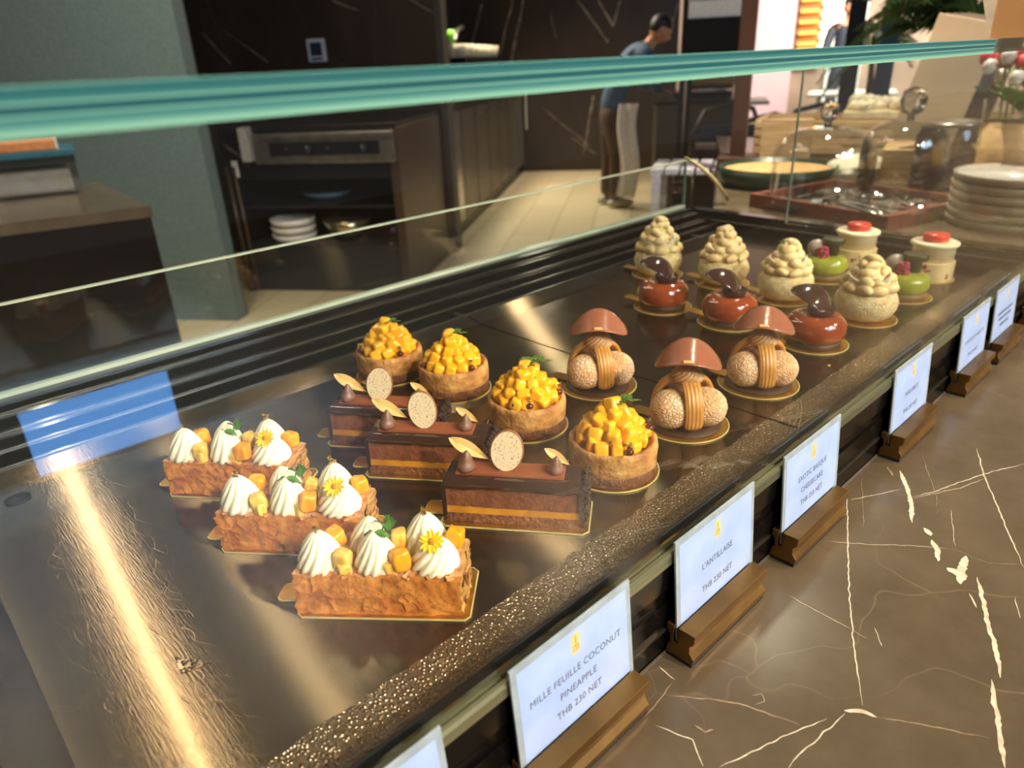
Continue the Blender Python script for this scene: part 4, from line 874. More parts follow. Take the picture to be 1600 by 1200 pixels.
def dome(label, P, seed, shell_turn=0.0):
    f0 = face(P); c = thing('glazed_dome', label, 'pastry', (P.x, P.y, 0), 0, 'caramel glazed domes')
    board_disc(c, .0405, f0 - 1.95, .018, .06)
    MB().lathe([(.0305, .0017), (.0315, .0030), (.0315, .0075), (.029, .0085)], 48).build('biscuit_disc', m_dkdisc, c, True)
    MB().lathe([(.0240, .0078), (.0300, .0082), (.0335, .0110), (.0352, .0165), (.0355, .0225), (.0335, .0305), (.0285, .0365), (.0215, .0390), (.0140, .0378), (.0100, .0345), (.0060, .0330), (0, .0325)], 64).build('glazed_body', m_redgl, c, True)
    rd = random.Random(seed); mb = MB()
    for k in range(26):
        a = rd.random() * 2 * PI; s = rd.uniform(.004, .009); v, f = flake(rd, seed + k)
        mb.add(v, f, 0, RZ(a) @ T3(.0322, 0, .0092 + rd.random() * .002) @ RY(PI / 2 + .5) @ RZ(rd.uniform(1.2, 1.9)) @ SC(s * .35, s, s * .1))
    mb.build('gold_band', m_goldleaf, c)
    right = Vector((math.cos(f0 + PI / 2), math.sin(f0 + PI / 2), 0))   # screen right seen from the camera
    # two curved shells: a tall fan at the right, a bowl in the middle
    B = T3(-right.x * .001, -right.y * .001, .0600) @ RZ(f0 + PI / 2 + shell_turn) @ RY(.62) @ RX(.35)
    vs = []; fs = []; nR, nA = 8, 44; th = .0012
    for s_ in (0, 1):
        for j in range(nR + 1):
            for k in range(nA):
                r = j / nR; a = 2 * PI * k / nA; x = .0285 * r * math.cos(a); y = .0190 * r * math.sin(a)
                vs.append((x, y, -x * x * 21 - y * y * 8 + s_ * th))
    n1_ = (nR + 1) * nA
    for s_ in (0, 1):
        for j in range(nR):
            for k in range(nA): k2 = (k + 1) % nA; fs.append((s_ * n1_ + j * nA + k, s_ * n1_ + j * nA + k2, s_ * n1_ + (j + 1) * nA + k2, s_ * n1_ + (j + 1) * nA + k))
    for k in range(nA): k2 = (k + 1) % nA; fs.append((nR * nA + k, nR * nA + k2, n1_ + nR * nA + k2, n1_ + nR * nA + k))
    MB().add(vs, fs, 0, B).build('chocolate_shell', m_darkch, c, True)
    MB().lathe([(.008, .033), (.0135, .038), (.0170, .046), (.0165, .0465), (.0120, .040), (0, .037)], 32, T3(right.x * .004, right.y * .004, 0)).build('chocolate_cup', m_darkch, c, True)
DP = [at(1035, 479), at(1138, 503), at(1270, 536)]
DLb = ['leftmost caramel-brown glazed dome with a dark chocolate shell, farthest from the front edge', 'middle caramel-brown glazed dome, behind the rightmost praline choux ring', 'rightmost caramel-brown glazed dome with a dark shell, nearest the condensation strip']
for i in range(3): dome(DLb[i], DP[i], 71 + i, (0, .1, -.1)[i])
# ---------------- coconut choux
m_coco = mat('coconut_coated_choux', (246, 232, 186), 0.8, rgb2=(226, 202, 140), vs=150, bump=1.0, bs=480, bd=0.004, sss=.1)
m_piped = mat('vanilla_piping', (240, 216, 160), 0.45, rgb2=(224, 192, 130), vs=90, sss=.15)
m_whitech = mat('white_chocolate_shard', (248, 238, 212), 0.4); m_orgel = mat('passion_gel', (240, 150, 20), 0.1, coat=.5)
def coco(label, P, seed, hgt=1.0, shards=True):
    rd = random.Random(seed); f0 = face(P)
    c = thing('coconut_choux', label, 'pastry', (P.x, P.y, 0), 0, 'coconut choux with piped cream')
    board_disc(c, .0410, f0 - 1.95, .018, .04)
    MB().lathe([(.0200, .0017), (.0265, .0035), (.0335, .0095), (.0375, .0185), (.0380, .0265), (.0360, .0340), (.0335, .0385), (.0290, .0400), (.010, .0400), (0, .0400)], 90, None, 0,
        lambda r, z, a: ((r * (1 + .025 * noise.noise(Vector((math.cos(a) * 2, math.sin(a) * 2, z * 60 + seed))) + .022 * noise.noise(Vector((math.cos(a) * 9, math.sin(a) * 9, z * 300)))) * math.cos(a)),
                         (r * (1 + .025 * noise.noise(Vector((math.cos(a) * 2, math.sin(a) * 2, z * 60 + seed))) + .022 * noise.noise(Vector((math.cos(a) * 9, math.sin(a) * 9, z * 300)))) * math.sin(a)), z)).build('coconut_shell', m_coco, c, True)
    mb = MB()
    mb.lathe([(.0300, .0390), (.0275, .050), (.0215, .062), (.0130, .072 * (1 if hgt >= 1 else .97)), (0, .078)], 24, SC(1, 1, hgt))
    def worm(p, L, a, r):
        path = []; rr = []; n = 26
        for i in range(n):
            t = i / (n - 1); path.append((p[0] + math.cos(a + .9 * (t - .5)) * L * (t - .5), p[1] + math.sin(a + .9 * (t - .5)) * L * (t - .5), p[2] + .003 * math.sin(PI * t)))
            rr.append(r * (.35 + .65 * math.sin(PI * min(1, max(0, .08 + .84 * t))) ** .5) * (1 + .13 * (1 if i % 2 else -1)))
        mb.tube(path, rr, 10)
    for z, r, k, wr in ((.0430, .0290, 9, .0066), (.0525, .0235, 7, .0068), (.0620, .0165, 5, .0066), (.0710, .0090, 4, .0060), (.0785, .0025, 2, .0052)):
        for i in range(k):
            a = 2 * PI * (i + rd.uniform(-.2, .2)) / k + z * 77; worm((r * math.cos(a), r * math.sin(a), (z + rd.uniform(-.001, .001)) * (hgt if z > .045 else 1)), rd.uniform(.017, .024), a + PI / 2 + rd.uniform(-.7, .7), wr * rd.uniform(.85, 1.1))
    mb.build('piped_cream', m_piped, c, True)
    for i in range(6):
        a = f0 + rd.uniform(-1.3, 1.3); z = rd.choice((.048, .056, .064, .071)); r = .0335 - (z - .040) * .62
        MB().ball((r * math.cos(a), r * math.sin(a), z * hgt), (.0030, .0030, .0026)).build('passion_gel_drop', m_orgel if i < 4 else mat('green_gel', (130, 190, 80), .2), c, True)
    if shards:
        for da, z, tl, sz in ((-.75, .052, .25, .026), (.95, .056, -.5, .022), (2.8, .058, .2, .024)):
            a = f0 + da; B = T3(.0285 * math.cos(a), .0285 * math.sin(a), z) @ RZ(a + PI / 2) @ RY(tl) @ RX(.25)
            vs = []; fs = []; n = 10
            for s in (0, 1):
                for i in range(n + 1):
                    t = i / n; x = (t - .5) * sz; bow = -.010 * (t - .5) ** 2 * 4 * (sz / .026)
                    for zz in (-.0065, .0065): vs.append((x, bow * -1 * .6 + s * .0012, zz * (1 - .3 * t) + .003 * math.sin(t * 3)))
            m = 2 * (n + 1)
            for i in range(n):
                q = (2 * i, 2 * i + 1, 2 * i + 3, 2 * i + 2); fs += [q, tuple(m + k for k in reversed(q))]
                for j in (0, 1): fs.append((2 * i + j, 2 * i + 2 + j, m + 2 * i + 2 + j, m + 2 * i + j))
            fs += [(0, 1, m + 1, m), (2 * n, 2 * n + 1, m + 2 * n + 1, m + 2 * n)]
            MB().add(vs, fs, 0, B).build('white_chocolate_shard', m_whitech, c)
    sprig(c, (-.002, 0, .080 * hgt), .010, seed, f0 - 1.4)
CP = [at(1027, 428), at(1128, 442), at(1224, 466), at(1348, 497)]
CLb = ['leftmost coconut choux topped with piped cream, behind the leftmost glazed dome', 'second coconut choux from the left, behind the middle glazed dome', 'third coconut choux from the left, with a long white chocolate shard at its front left', 'rightmost and nearest coconut choux, between the right glazed dome and a green dome']
for i in range(4): coco(CLb[i], CP[i], 81 + i, (1.10, 1.03, 1.0, .98)[i], True)
# ---------------- green domes
m_grn = mat('pistachio_glaze', (164, 172, 62), 0.08, rgb2=(140, 150, 44), vs=20, coat=.6); m_rasp = mat('raspberry_crumble', (196, 54, 84), 0.4, rgb2=(150, 30, 60), vs=400, bump=1, bs=600, bd=.002)
m_dgrn = mat('dark_green_disc', (62, 62, 34), 0.25, rgb2=(50, 50, 26), vs=300); m_gray = mat('lavender_grey_cream', (176, 164, 152), 0.35)
def green(label, P, seed):
    f0 = face(P); c = thing('pistachio_dome', label, 'pastry', (P.x, P.y, 0), 0, 'green glazed domes'); board_disc(c, .0390, f0 - 1.95, .014)
    MB().lathe([(.030, .0017), (.0305, .009), (.028, .011)], 40).build('biscuit_disc', mat('pistachio_biscuit', (130, 110, 70), .6, bump=.5), c, True)
    MB().lathe([(.0260, .0095), (.0305, .0110), (.0330, .0170), (.0335, .0250), (.0310, .0320), (.0240, .0360), (.010, .0365), (0, .0365)], 56).build('glazed_body', m_grn, c, True)
    R_ = Vector((math.cos(f0 + PI / 2), math.sin(f0 + PI / 2), 0)); Fv = Vector((math.cos(f0), math.sin(f0), 0)); rd = random.Random(seed)
    mb = MB(); p = Fv * .015 + R_ * -.004
    for k in range(45):
        s = rd.uniform(.0015, .0036); a = rd.random() * 6.28; z = rd.random(); mb.ball((p.x + .0062 * math.cos(a) * (1 - .3 * z), p.y + .0062 * math.sin(a) * (1 - .3 * z), .038 + z * .014), s, None, 0, 7, 5)
    mb.build('raspberry_cluster', m_rasp, c, True)
    q = -Fv * .006 + R_ * -.013; MB().ball((q.x, q.y, .046), (.0150, .0150, .0125)).build('grey_cream_ball', m_gray, c, True)
    q = -Fv * .004 + R_ * .009; mb = MB().lathe([(.009, .036), (.0095, .053), (.0155, .0535), (.0165, .0555), (.0165, .0605), (.0155, .062), (.0140, .0615), (0, .0615)], 40, T3(q.x, q.y, 0)); mb.build('dark_green_disc', m_dgrn, c, True)
green('left green glazed dome with raspberry on top, behind the third coconut choux', at(1285, 434), 91)
green('right green glazed dome with raspberry on top, beside the nearest red-topped white cake', at(1408, 463), 92)
# ---------------- white strawberry cakes
m_wht = mat('white_chocolate_velvet', (246, 234, 198), 0.45, rgb2=(236, 220, 176), vs=60); m_spot = mat('strawberry_dice', (172, 40, 34), 0.35); m_strip = mat('acetate_cream_band', (240, 218, 160), 0.2, coat=.6)
m_redd = mat('red_jelly_disc', (226, 70, 44), 0.3, rgb2=(204, 50, 30), vs=60, sss=.15)
def straw(label, P, seed):
    f0 = face(P); c = thing('strawberry_cake', label, 'pastry', (P.x, P.y, 0), 0, 'white cakes with red tops'); rd = random.Random(seed)
    board_disc(c, .0345, f0 - 1.95, .004)
    bd = MB().lathe([(.0318, .0017), (.0320, .003), (.0320, .0285), (.0310, .0290)], 56).build('cream_band', m_strip, c, False); sharp(bd, 40)
    for k in range(44):
        a = rd.random() * 2 * PI; z = rd.uniform(.006, .026); s = rd.uniform(.0014, .0032)
        B = RZ(a) @ T3(.0320, 0, z); MB().ball((0, 0, 0), (.0009, s, s * rd.uniform(.6, 1.2)), B, 0, 9, 6).build('strawberry_dice', m_spot, c, True)
    MB().lathe([(.0285, .0285), (.0290, .0500), (.0320, .0520), (.0330, .0545), (.0322, .0565), (.0300, .0575), (.0, .0580)], 56).build('white_top', m_wht, c, True)
    MB().lathe([(.0165, .0575), (.0178, .0590), (.0180, .0655), (.0168, .0680), (0, .0684)], 40).build('red_disc', m_redd, c, True)
straw('farther white cake with a red jelly disc on top, behind the left green dome', at(1333, 413), 95)
straw('rightmost white cake, red disc on top and red dice around its base', at(1450, 434), 96)
# small crumb fleck lying on the strip
P = at(1295, 574); MB().ball((P.x, P.y, .0022), (.0024, .0018, .0014), None, 0, 8, 6).build('gold_crumb', m_goldleaf)
tag(bpy.data.objects['gold_crumb'], 'tiny golden crumb on the condensation strip below the rightmost choux ring', 'crumb')
# ================================================================ KITCHEN BEHIND
m_steel = mat('stainless_steel', (176, 170, 160), 0.28, 0.9, rgb2=(150, 144, 134), vs=20)
m_blackp = mat('black_enamel', (20, 20, 24), 0.25, rgb2=(14, 14, 18)); m_dark = mat('dark_recess', (14, 14, 20), 0.6)
m_cab = mat('olive_grey_cabinet', (84, 78, 64), 0.4, rgb2=(72, 66, 54), vs=4); m_slab = mat('dark_stone_slab', (46, 40, 35), 0.2, rgb2=(34, 30, 27), vs=9)
m_white = mat('white_ceramic', (224, 218, 208), 0.25, rgb2=(214, 208, 198)); m_brown = mat('brown_side_panel', (66, 46, 36), 0.4, rgb2=(54, 38, 30), vs=6)
m_plate = mat('taupe_stoneware', (150, 136, 116), 0.45, rgb2=(136, 122, 102), vs=30); m_plin = mat('glazed_plate_inside', (236, 232, 224), 0.2)
m_clear = glass('clear_plastic', tint=(.86, .86, .85), f0=.06, rough=.08, extra=.05)
g_dome = glass('blown_glass', tint=(.985, .988, .985), f0=.05, extra=.02)
# marble block on the left
mb = MB().prism([(.655, 2.16), (.715, 2.86), (-1.4, 3.3), (-1.4, 2.62)], -.03, 0.0); o = thing('prep_counter', 'dark stone block counter behind the case at the far left, holding the plastic box', 'counter', (0, 0, 0))
mb.build('stone_top', m_ctr, o)
MB().prism([(.650, 2.166), (.71, 2.855), (-1.4, 3.29), (-1.4, 2.63)], FZ, -.03).build('black_side', mat('black_polished_stone', (30, 26, 26), 0.12, rgb2=(22, 20, 20), vs=5), o)
c = thing('food_container', 'clear plastic food box with teal lid on the dark stone block at left', 'food container', (.47, 2.79, 0), -.22)
ct = MB()
for q in (((-.21, -.115, .002), (.17, -.111, .115)), ((-.21, .111, .002), (.17, .115, .115)), ((-.21, -.111, .002), (-.206, .111, .115)), ((.166, -.111, .002), (.17, .111, .115)), ((-.206, -.111, .002), (.166, .111, .006))): ct.box(*q)
ct.build('tub', m_clear, c)
MB().box((-.19, -.10, .007), (.15, .10, .075)).build('white_contents', mat('white_dough', (206, 200, 204), .7, rgb2=(190, 186, 170), vs=25), c, bevel=.01)
MB().box((-.22, -.122, .115), (.178, .122, .135)).build('teal_lid', mat('teal_lid', (20, 92, 110), .35), c, bevel=.004)
MB().box((-.215, -.117, .095), (.174, .117, .105)).build('rim', m_clear, c)
c = thing('wooden_board', 'orange-brown wooden board with pale edge, lying on the teal box lid at left', 'board', (.46, 2.79, .1355), -.22)
MB().box((-.26, -.11, 0), (.14, .10, .026)).build('board', mat('orange_wood', (200, 128, 64), .5, rgb2=(160, 88, 36), vs=30, stretch=(1, 8, 1)), c, bevel=.003); MB().box((.14, -.112, 0), (.146, .102, .028)).build('pale_edge', m_white, c)
for k in range(3):
    MB().lathe([(.040, 0), (.060, .006), (.066, .026), (.064, .027), (.055, .008), (0, .006)], 36).build('bowl', m_white, None, True, loc=(.292, 2.56, .0005 + k * .0285))
    tag(S.objects[-1] if False else bpy.data.objects['bowl' if k == 0 else 'bowl.%03d' % k], ['bottom white bowl of the stack at the far left edge on the stone block', 'middle white bowl of the stack at the far left edge on the stone block', 'top white bowl of the stack at the far left edge on the stone block'][k], 'bowl', 'white bowls at the left edge')
# oven unit
ov = thing('oven_unit', 'black undercounter oven unit with steel control panel and open shelf of dishes', 'oven')
def kb(name, a, b_, m, par, bevel=0, **kw): return kbox(MB(), a, b_).build(name, m, par, bevel=bevel, **kw)
kb('side_panel', (-1.0, -1.02, FZ), (-.02, -.97, .02), m_blackp, ov); kb('side_panel', (-1.0, -.02, FZ), (-.02, .03, .02), m_brown, ov)
kb('back_panel', (-.06, -.97, FZ), (-.02, -.02, .02), m_dark, ov); kb('bottom_shelf', (-.98, -.97, FZ), (-.06, -.02, -.62), m_dark, ov)
kb('wire_shelf', (-.92, -.97, -.415), (-.06, -.02, -.405), m_dark, ov); kb('lintel', (-.99, -.97, -.24), (-.06, -.02, -.16), m_blackp, ov)
kb('worktop', (-1.0, -1.02, .02), (-.01, .03, .05), m_blackp, ov, .004)
cp_ = kb('control_panel', (-1.03, -.80, -.15), (-.98, .02, .012), m_steel, ov, .004)
kb('dark_fascia', (-1.036, -.70, -.105), (-1.030, -.06, -.035), m_blackp, cp_); kb('chrome_lip', (-1.045, -.72, -.015), (-1.03, .0, .004), m_steel, cp_)
kb('end_bracket', (-1.06, -.86, -.13), (-.98, -.81, .05), mat('white_bracket', (190, 184, 180), .35, .4), cp_)
for t_ in (-.47, -.15):
    MB().lathe([(.024, 0), (.024, .012), (.016, .03), (0, .032)], 24, KM @ T3(-1.037, t_, -.072) @ RY(-PI / 2)).build('knob', m_blackp, cp_, True)
for t_, col in ((-.60, (90, 30, 24)), (-.36, (30, 90, 60))): MB().lathe([(.007, 0), (.006, .003), (0, .003)], 16, KM @ T3(-1.037, t_, -.07) @ RY(-PI / 2)).build('indicator_lamp', mat('lamp_%d' % col[0], col, .3), cp_, True)
MB().tube([KM @ Vector(p) for p in ((-1.02, -1.04, .05), (-1.05, -1.0, .0), (-1.06, -.93, -.06), (-1.05, -.86, -.11), (-1.03, -.84, -.16))], .009, 10).build('curved_handle', m_blackp, ov, True)
kb('paper_tag', (-1.004, -.965, -.22), (-1.0, -.93, -.13), m_white, ov)
for t_ in (-1.0, -.955): MB().tube([KM @ Vector((-1.005, t_, -.16)), KM @ Vector((-1.005, t_ + .01, -.88))], .010, 8).build('door_rail', mat('bronze_rail', (96, 74, 58), .35, .6), ov, True)
oc = 0
for k in range(3):
    p = K(-.82, -.74, -.6185 + k * .045)
    o = MB().lathe([(.09, 0), (.125, .004), (.135, .040), (.132, .041), (.122, .010), (0, .008)], 40).build('shelf_plate', m_white, None, True, loc=p)
    tag(o, ['lowest deep white dish of the stack inside the oven unit', 'middle deep white dish of the stack inside the oven unit', 'top deep white dish of the stack inside the oven unit'][k], 'dish', 'white dishes in the oven unit')
o = MB().lathe([(.06, 0), (.10, .004), (.17, .045), (.168, .047), (.10, .010), (0, .008)], 40).build('serving_dish', mat('pale_blue_ceramic', (120, 150, 168), .2), None, True, loc=K(-.62, -.58, -.4045)); tag(o, 'wide bluish oval dish alone on the upper shelf of the oven unit', 'dish')
o = MB().lathe([(.05, 0), (.06, .003), (.11, .05), (.145, .12), (.142, .12), (.105, .05), (.055, .008), (0, .006)], 40).build('mixing_bowl', mat('polished_bowl_steel', (200, 186, 150), .12, .9), None, True, loc=K(-.80, -.40, -.619)); tag(o, 'shiny round mixing bowl right of the dish stack in the oven unit', 'bowl')
# cabinet run
cr_ = thing('kitchen_counter', 'long olive-grey kitchen counter with panelled doors receding toward the back wall', 'counter')
kb('carcass', (.135, -.695, FZ), (3.855, -.03, .03), mat('dark_carcass', (34, 30, 27), .5), cr_); kb('worktop', (.135, -.695, .03), (3.855, .02, .065), m_slab, cr_, .003)
for i in range(7):
    s0 = .15 + i * .53; dr = kb('door', (s0, -.03, FZ + .10), (s0 + .50, -.008, .0), (m_cab if i else m_steel), cr_, .003)
    MB().box((s0 + .02, -.008, -.07), (s0 + .20, .012, -.058), 0, KM).build('handle', m_steel, dr)
kb('plinth', (.15, -.05, FZ), (3.85, -.03, FZ + .09), m_blackp, cr_)
kb('hanging_cloth', (3.80, .022, -.42), (3.84, .035, .06), m_white, None, .003); tag(bpy.data.objects['hanging_cloth'], 'white cloth hanging at the far end of the olive-grey kitchen counter', 'cloth')
o = MB().box((1.5, -.60, .0655), (3.5, -.12, .37), 0, KM).build('cup_warmer', m_blackp, None, bevel=.006); tag(o, 'dark box on the kitchen counter carrying the row of white cups', 'cup warmer')
rd = random.Random(3); n = 0
CUPL = ['leftmost', 'second from the left', 'third from the left', 'fourth from the left', 'fifth from the left', 'rightmost']
for i, s_ in enumerate((1.75, 2.02, 2.30, 2.60, 2.92, 3.26)):
    o = MB().lathe([(.030, 0), (.045, .004), (.062, .10), (.058, .101), (.042, .008), (0, .008)], 28).build('white_cup', mat('cup_white', (240, 228, 196), .3), None, True, loc=K(s_, -.22, .3705)); tag(o, CUPL[i] + ' of the white cups lined up above the glass shelf edge', 'cup', 'white cups on the dark box')
    n += 1
o = thing('drink_bottle', 'bright green-capped bottle with grey body standing behind the white cups', 'bottle', K(1.92, -.34, .3705)); MB().lathe([(.03, 0), (.032, .10), (.030, .12), (0, .12)], 24).build('body', mat('pale_body', (190, 190, 170), .3), o, True)
MB().lathe([(.036, .12), (.036, .22), (0, .22)], 24).build('green_cap', mat('lime_green', (130, 220, 50), .35), o, True)
o = MB().tube([K(2.3, -.42, .388), K(2.34, -.42, .50), K(2.5, -.42, .60), K(2.75, -.42, .64)], [.016, .022, .026, .02], 12).build('grey_spout', m_steel, None, True); tag(o, 'grey metal spout rising behind the white cups, right of the green cap', 'spout')
# wall switch on the oven wall
ws = thing('wall_socket', 'small framed wall socket on the brown marble above the oven', 'wall socket', K(-.0125, -.78, .43), math.atan2(.6, .8))
mk = MB().box((-.012, -.062, -.062), (0.0125, .062, .078)); mk.build('white_frame', mat('pale_frame', (188, 194, 204), .3), ws, bevel=.006)
MB().box((-.0135, -.040, -.025), (-.011, .040, .055)).build('dark_window', mat('dark_blue_window', (44, 58, 72), .15), ws); MB().box((-.0135, -.040, -.050), (-.011, .040, -.035)).build('lower_slot', mat('dark_blue_window', (44, 58, 72), .15), ws)
# ---------------- barista
def skin(name, joints, m, parent, sub=2, loc=None):
    """joints: list of chains [(pos, rad), ...]; first chain rooted at its first joint, later chains start from an existing index"""
    me = bpy.data.meshes.new(name); vs = []; es = []; rr = []
    for ch in joints:
        start, pts = ch; prev = start
        for p, r in pts:
            vs.append(p); rr.append(r); i = len(vs) - 1
            if prev is not None: es.append((prev, i))
            prev = i
    me.from_pydata(vs, es, []); me.materials.append(m); o = bpy.data.objects.new(name, me); S.collection.objects.link(o); o.parent = parent
    md = o.modifiers.new('skin', 'SKIN'); md.use_smooth_shade = True
    for i, r in enumerate(rr):
        v = me.skin_vertices[0].data[i]; v.radius = r if hasattr(r, '__len__') else (r, r); v.use_root = (i == 0)
    sb = o.modifiers.new('sub', 'SUBSURF'); sb.levels = sub; sb.render_levels = sub; return o
m_skin = mat('skin_tone', (206, 150, 112), .5, rgb2=(190, 132, 96), sss=.1); m_hair = mat('black_hair', (20, 16, 15), .5, bump=.5, bs=300)
m_shirt = mat('slate_blue_shirt', (66, 92, 116), .8, rgb2=(50, 72, 94), vs=9, bump=.4, bs=20, bd=.01); m_trou = mat('brown_trousers', (84, 60, 38), .85, rgb2=(66, 46, 30), vs=6, bump=.4, bs=14, bd=.01)
def person(name, label, P, face_a, lean, shirt, trousers, sc=1.0):
    """faces local +x; figure stands at P"""
    r = thing(name, label, 'person', P, face_a)
    L = lean; hip = (0, 0, .90); w_ = (.02 * L, 0, 1.02); ch = (.13 * L, 0, 1.22); sh = (.27 * L, 0, 1.38); nk = (.36 * L, 0, 1.45); hd0 = (.40 * L, 0, 1.49)
    S_ = lambda p: (p[0] * sc, p[1] * sc, p[2] * sc)
    def CHN(st, *pts): return (st, [(S_(p), (q if hasattr(q, '__len__') else (q * sc, q * sc))) for p, q in pts])
    hands = [(.42 + .05 * L, .16, 1.06), (.40 + .05 * L, -.15, 1.05)]
    elb = [(.16 + .20 * L, .25, 1.10), (.14 + .20 * L, -.25, 1.10)]; shl = [(.27 * L, .19, 1.36), (.27 * L, -.19, 1.36)]
    body = [CHN(None, (hip, .05), (w_, .07), (ch, .12), (sh, .09), (nk, .052), (hd0, .05))]
    for k in (0, 1): body.append(CHN(3, (shl[k], .05), (elb[k], .038), (tuple(Vector(elb[k]).lerp(Vector(hands[k]), .9)), .027), (hands[k], .030)))
    legs = [((.0, .09, .84), (.02, .10, .47), (-.01, .10, .08)), ((.0, -.09, .84), (.05, -.10, .47), (.04, -.10, .08))]
    for k in (0, 1): body.append(CHN(0, (legs[k][0], .075), (legs[k][1], .055), (legs[k][2], .038)))
    bd = skin('body', body, m_skin, r, 1)
    # fingers
    for k in (0, 1):
        h = Vector(hands[k]); ch_ = []
        for i in range(4): ch_.append(CHN(None, (tuple(h + Vector((.01, (i - 1.5) * .018, 0))), .010), (tuple(h + Vector((.055, (i - 1.5) * .020, -.010))), .009), (tuple(h + Vector((.078 - .006 * abs(i - 1.4), (i - 1.5) * .02, -.038))), .008)))
        ch_.append(CHN(None, (tuple(h + Vector((.0, .028 if k else -.028, 0))), .011), (tuple(h + Vector((.03, .05 if k else -.05, -.015))), .010), (tuple(h + Vector((.055, .045 if k else -.045, -.03))), .008)))
        for c_ in ch_: skin('finger', [c_], m_skin, bd, 1)
    # head with face
    hc = Vector((.455 * L + .0, 0, 1.555)) if L > .3 else Vector((.03, 0, 1.62)); ta = .55 if L > .3 else .05
    HB = T3(*S_(hc)) @ RY(ta) @ SC(sc, sc, sc)
    def hf(p):
        k = 1.0
        if p.x > .2 and p.z < -.2: k -= .10 * abs(p.y)
        if p.z < -.5: k -= .10
        return k
    hd = MB().ball((0, 0, 0), (.098, .076, .118), HB, 0, 26, 18, hf)
    hd.ball((.098, 0, -.018), (.018, .012, .020), HB, 0, 10, 8); hd.ball((.088, 0, -.004), (.012, .009, .026), HB, 0, 10, 8)
    for sg in (-1, 1): hd.ball((-.005, sg * .077, -.01), (.017, .008, .028), HB, 0, 10, 8)
    hd.tube([(-.02, 0, -.09), (-.035, 0, -.17)], .05, 14, 0, HB)
    hdo = hd.build('head', m_skin, bd, True)
    MB().ball((-.014, 0, .028), (.106, .085, .112), HB, 0, 26, 18, lambda p: 1 if (p.z > .12 or p.x < -.15) else .86).build('hair', m_hair, r, True)
    for sg in (-1, 1):
        MB().ball((.084, sg * .030, .014), (.010, .013, .007), HB, 0, 10, 8).build('eye', mat('eye_dark', (30, 22, 20), .2), hdo, True); MB().tube([(.090, sg * .016, .034), (.084, sg * .045, .036)], .0035, 6, 0, HB).build('eyebrow', m_hair, hdo)
    MB().tube([(.088, -.020, -.058), (.094, 0, -.060), (.088, .020, -.058)], .0045, 8, 0, HB).build('mouth', mat('lips', (160, 90, 78), .5), hdo, True)
    sh_ = [CHN(None, ((.0, 0, .80), (.145 * sc, .125 * sc)), (w_, (.15 * sc, .12 * sc)), (ch, (.165 * sc, .13 * sc)), (sh, (.12 * sc, .10 * sc)), (tuple(Vector(sh).lerp(Vector(nk), .6)), .068))]
    for k in (0, 1): sh_.append(CHN(3, (shl[k], .078), (elb[k], .058), (tuple(Vector(elb[k]).lerp(Vector(hands[k]), .78)), .045)))
    skin('shirt', sh_, shirt, r, 2)
    tr = [CHN(None, ((0, 0, 1.0), (.13 * sc, .115 * sc)), ((0, 0, .86), (.14 * sc, .12 * sc)))]
    for k in (0, 1): tr.append(CHN(1, (tuple(Vector(legs[k][0]).lerp(Vector(legs[k][1]), .35)), .092), (legs[k][1], .078), (legs[k][2], .066)))
    skin('trousers', tr, trousers, r, 2)
    for k in (0, 1):
        x, y, z = legs[k][2]
        MB().ball((x + .05, y, .045), (.14, .048, .045), SC(sc, sc, sc), 0, 18, 12, lambda p: 1 if p.z > -.8 else .95).build('shoe', mat('white_trainer', (196, 186, 168), .6), r, True)
    return r
bp_ = K(1.62, 1.08, FZ)
person('person', 'person in slate blue shirt and brown trousers bending over the coffee bar', bp_, math.atan2(-.8, .6) + .25, 1.0, m_shirt, m_trou, .90)
# coffee bar
bar = thing('coffee_bar', 'dark bar cabinet at which the person in blue works, steel on top', 'bar cabinet', K(1.25, 1.46, FZ), math.atan2(-.8, .6))
MB().box((0, -.1, 0), (.62, 1.1, .86)).build('cabinet', mat('bar_brown', (70, 60, 46), .45), bar); MB().box((-.02, -.12, .86), (.66, 1.12, .89)).build('bar_top', m_slab, bar, bevel=.003)
em = thing('espresso_machine', 'chrome espresso machine with dials on the dark bar cabinet', 'coffee machine', K(1.46, 1.66, -.0095), math.atan2(-.8, .6))
MB().box((0, 0, .06), (.42, .60, .34)).build('chrome_body', mat('chrome', (210, 200, 184), .12, 1.0), em, bevel=.03); MB().box((.02, .02, .345), (.40, .58, .375)).build('cup_rail', mat('chrome', (210, 200, 184), .12, 1.0), em, bevel=.01)
MB().box((-.05, .03, 0), (.40, .57, .04)).build('drip_tray', m_blackp, em, bevel=.004)
for y in (.12, .30, .48):
    g = MB().lathe([(.03, 0), (.03, .06), (0, .06)], 20, T3(-.03, y, .15)).build('group_head', m_steel, em, True); MB().tube([(-.03, y, .145), (-.16, y, .14)], .012, 8).build('handle', m_blackp, g, True)
for i, (s_, t_) in enumerate(((1.54, 1.78), (1.60, 1.96), (1.72, 2.12), (1.56, 2.06))):
    o = MB().lathe([(.020, 0), (.028, .003), (.036, .06), (.034, .061), (.026, .006), (0, .005)], 20).build('glass_cup', g_dome, None, True, loc=K(s_, t_, .3655)); tag(o, ['leftmost small glass on the chrome machine', 'second small glass from the left on the chrome machine', 'rightmost small glass on the chrome machine', 'third small glass from the left on the chrome machine'][i], 'glass', 'small glasses on the coffee machine')
vs = []; fs = []; n = 10; m_ = 14
for s2 in (0, 1):
    for i in range(m_ + 1):
        for j in range(n + 1):
            vs.append((-.03 - s2 * .004 + .012 * math.sin(j * 1.3 + i * .2), j / n * .17 + .02 * math.sin(i * .5), .88 - i / m_ * .72))
w_ = n + 1; N_ = w_ * (m_ + 1)
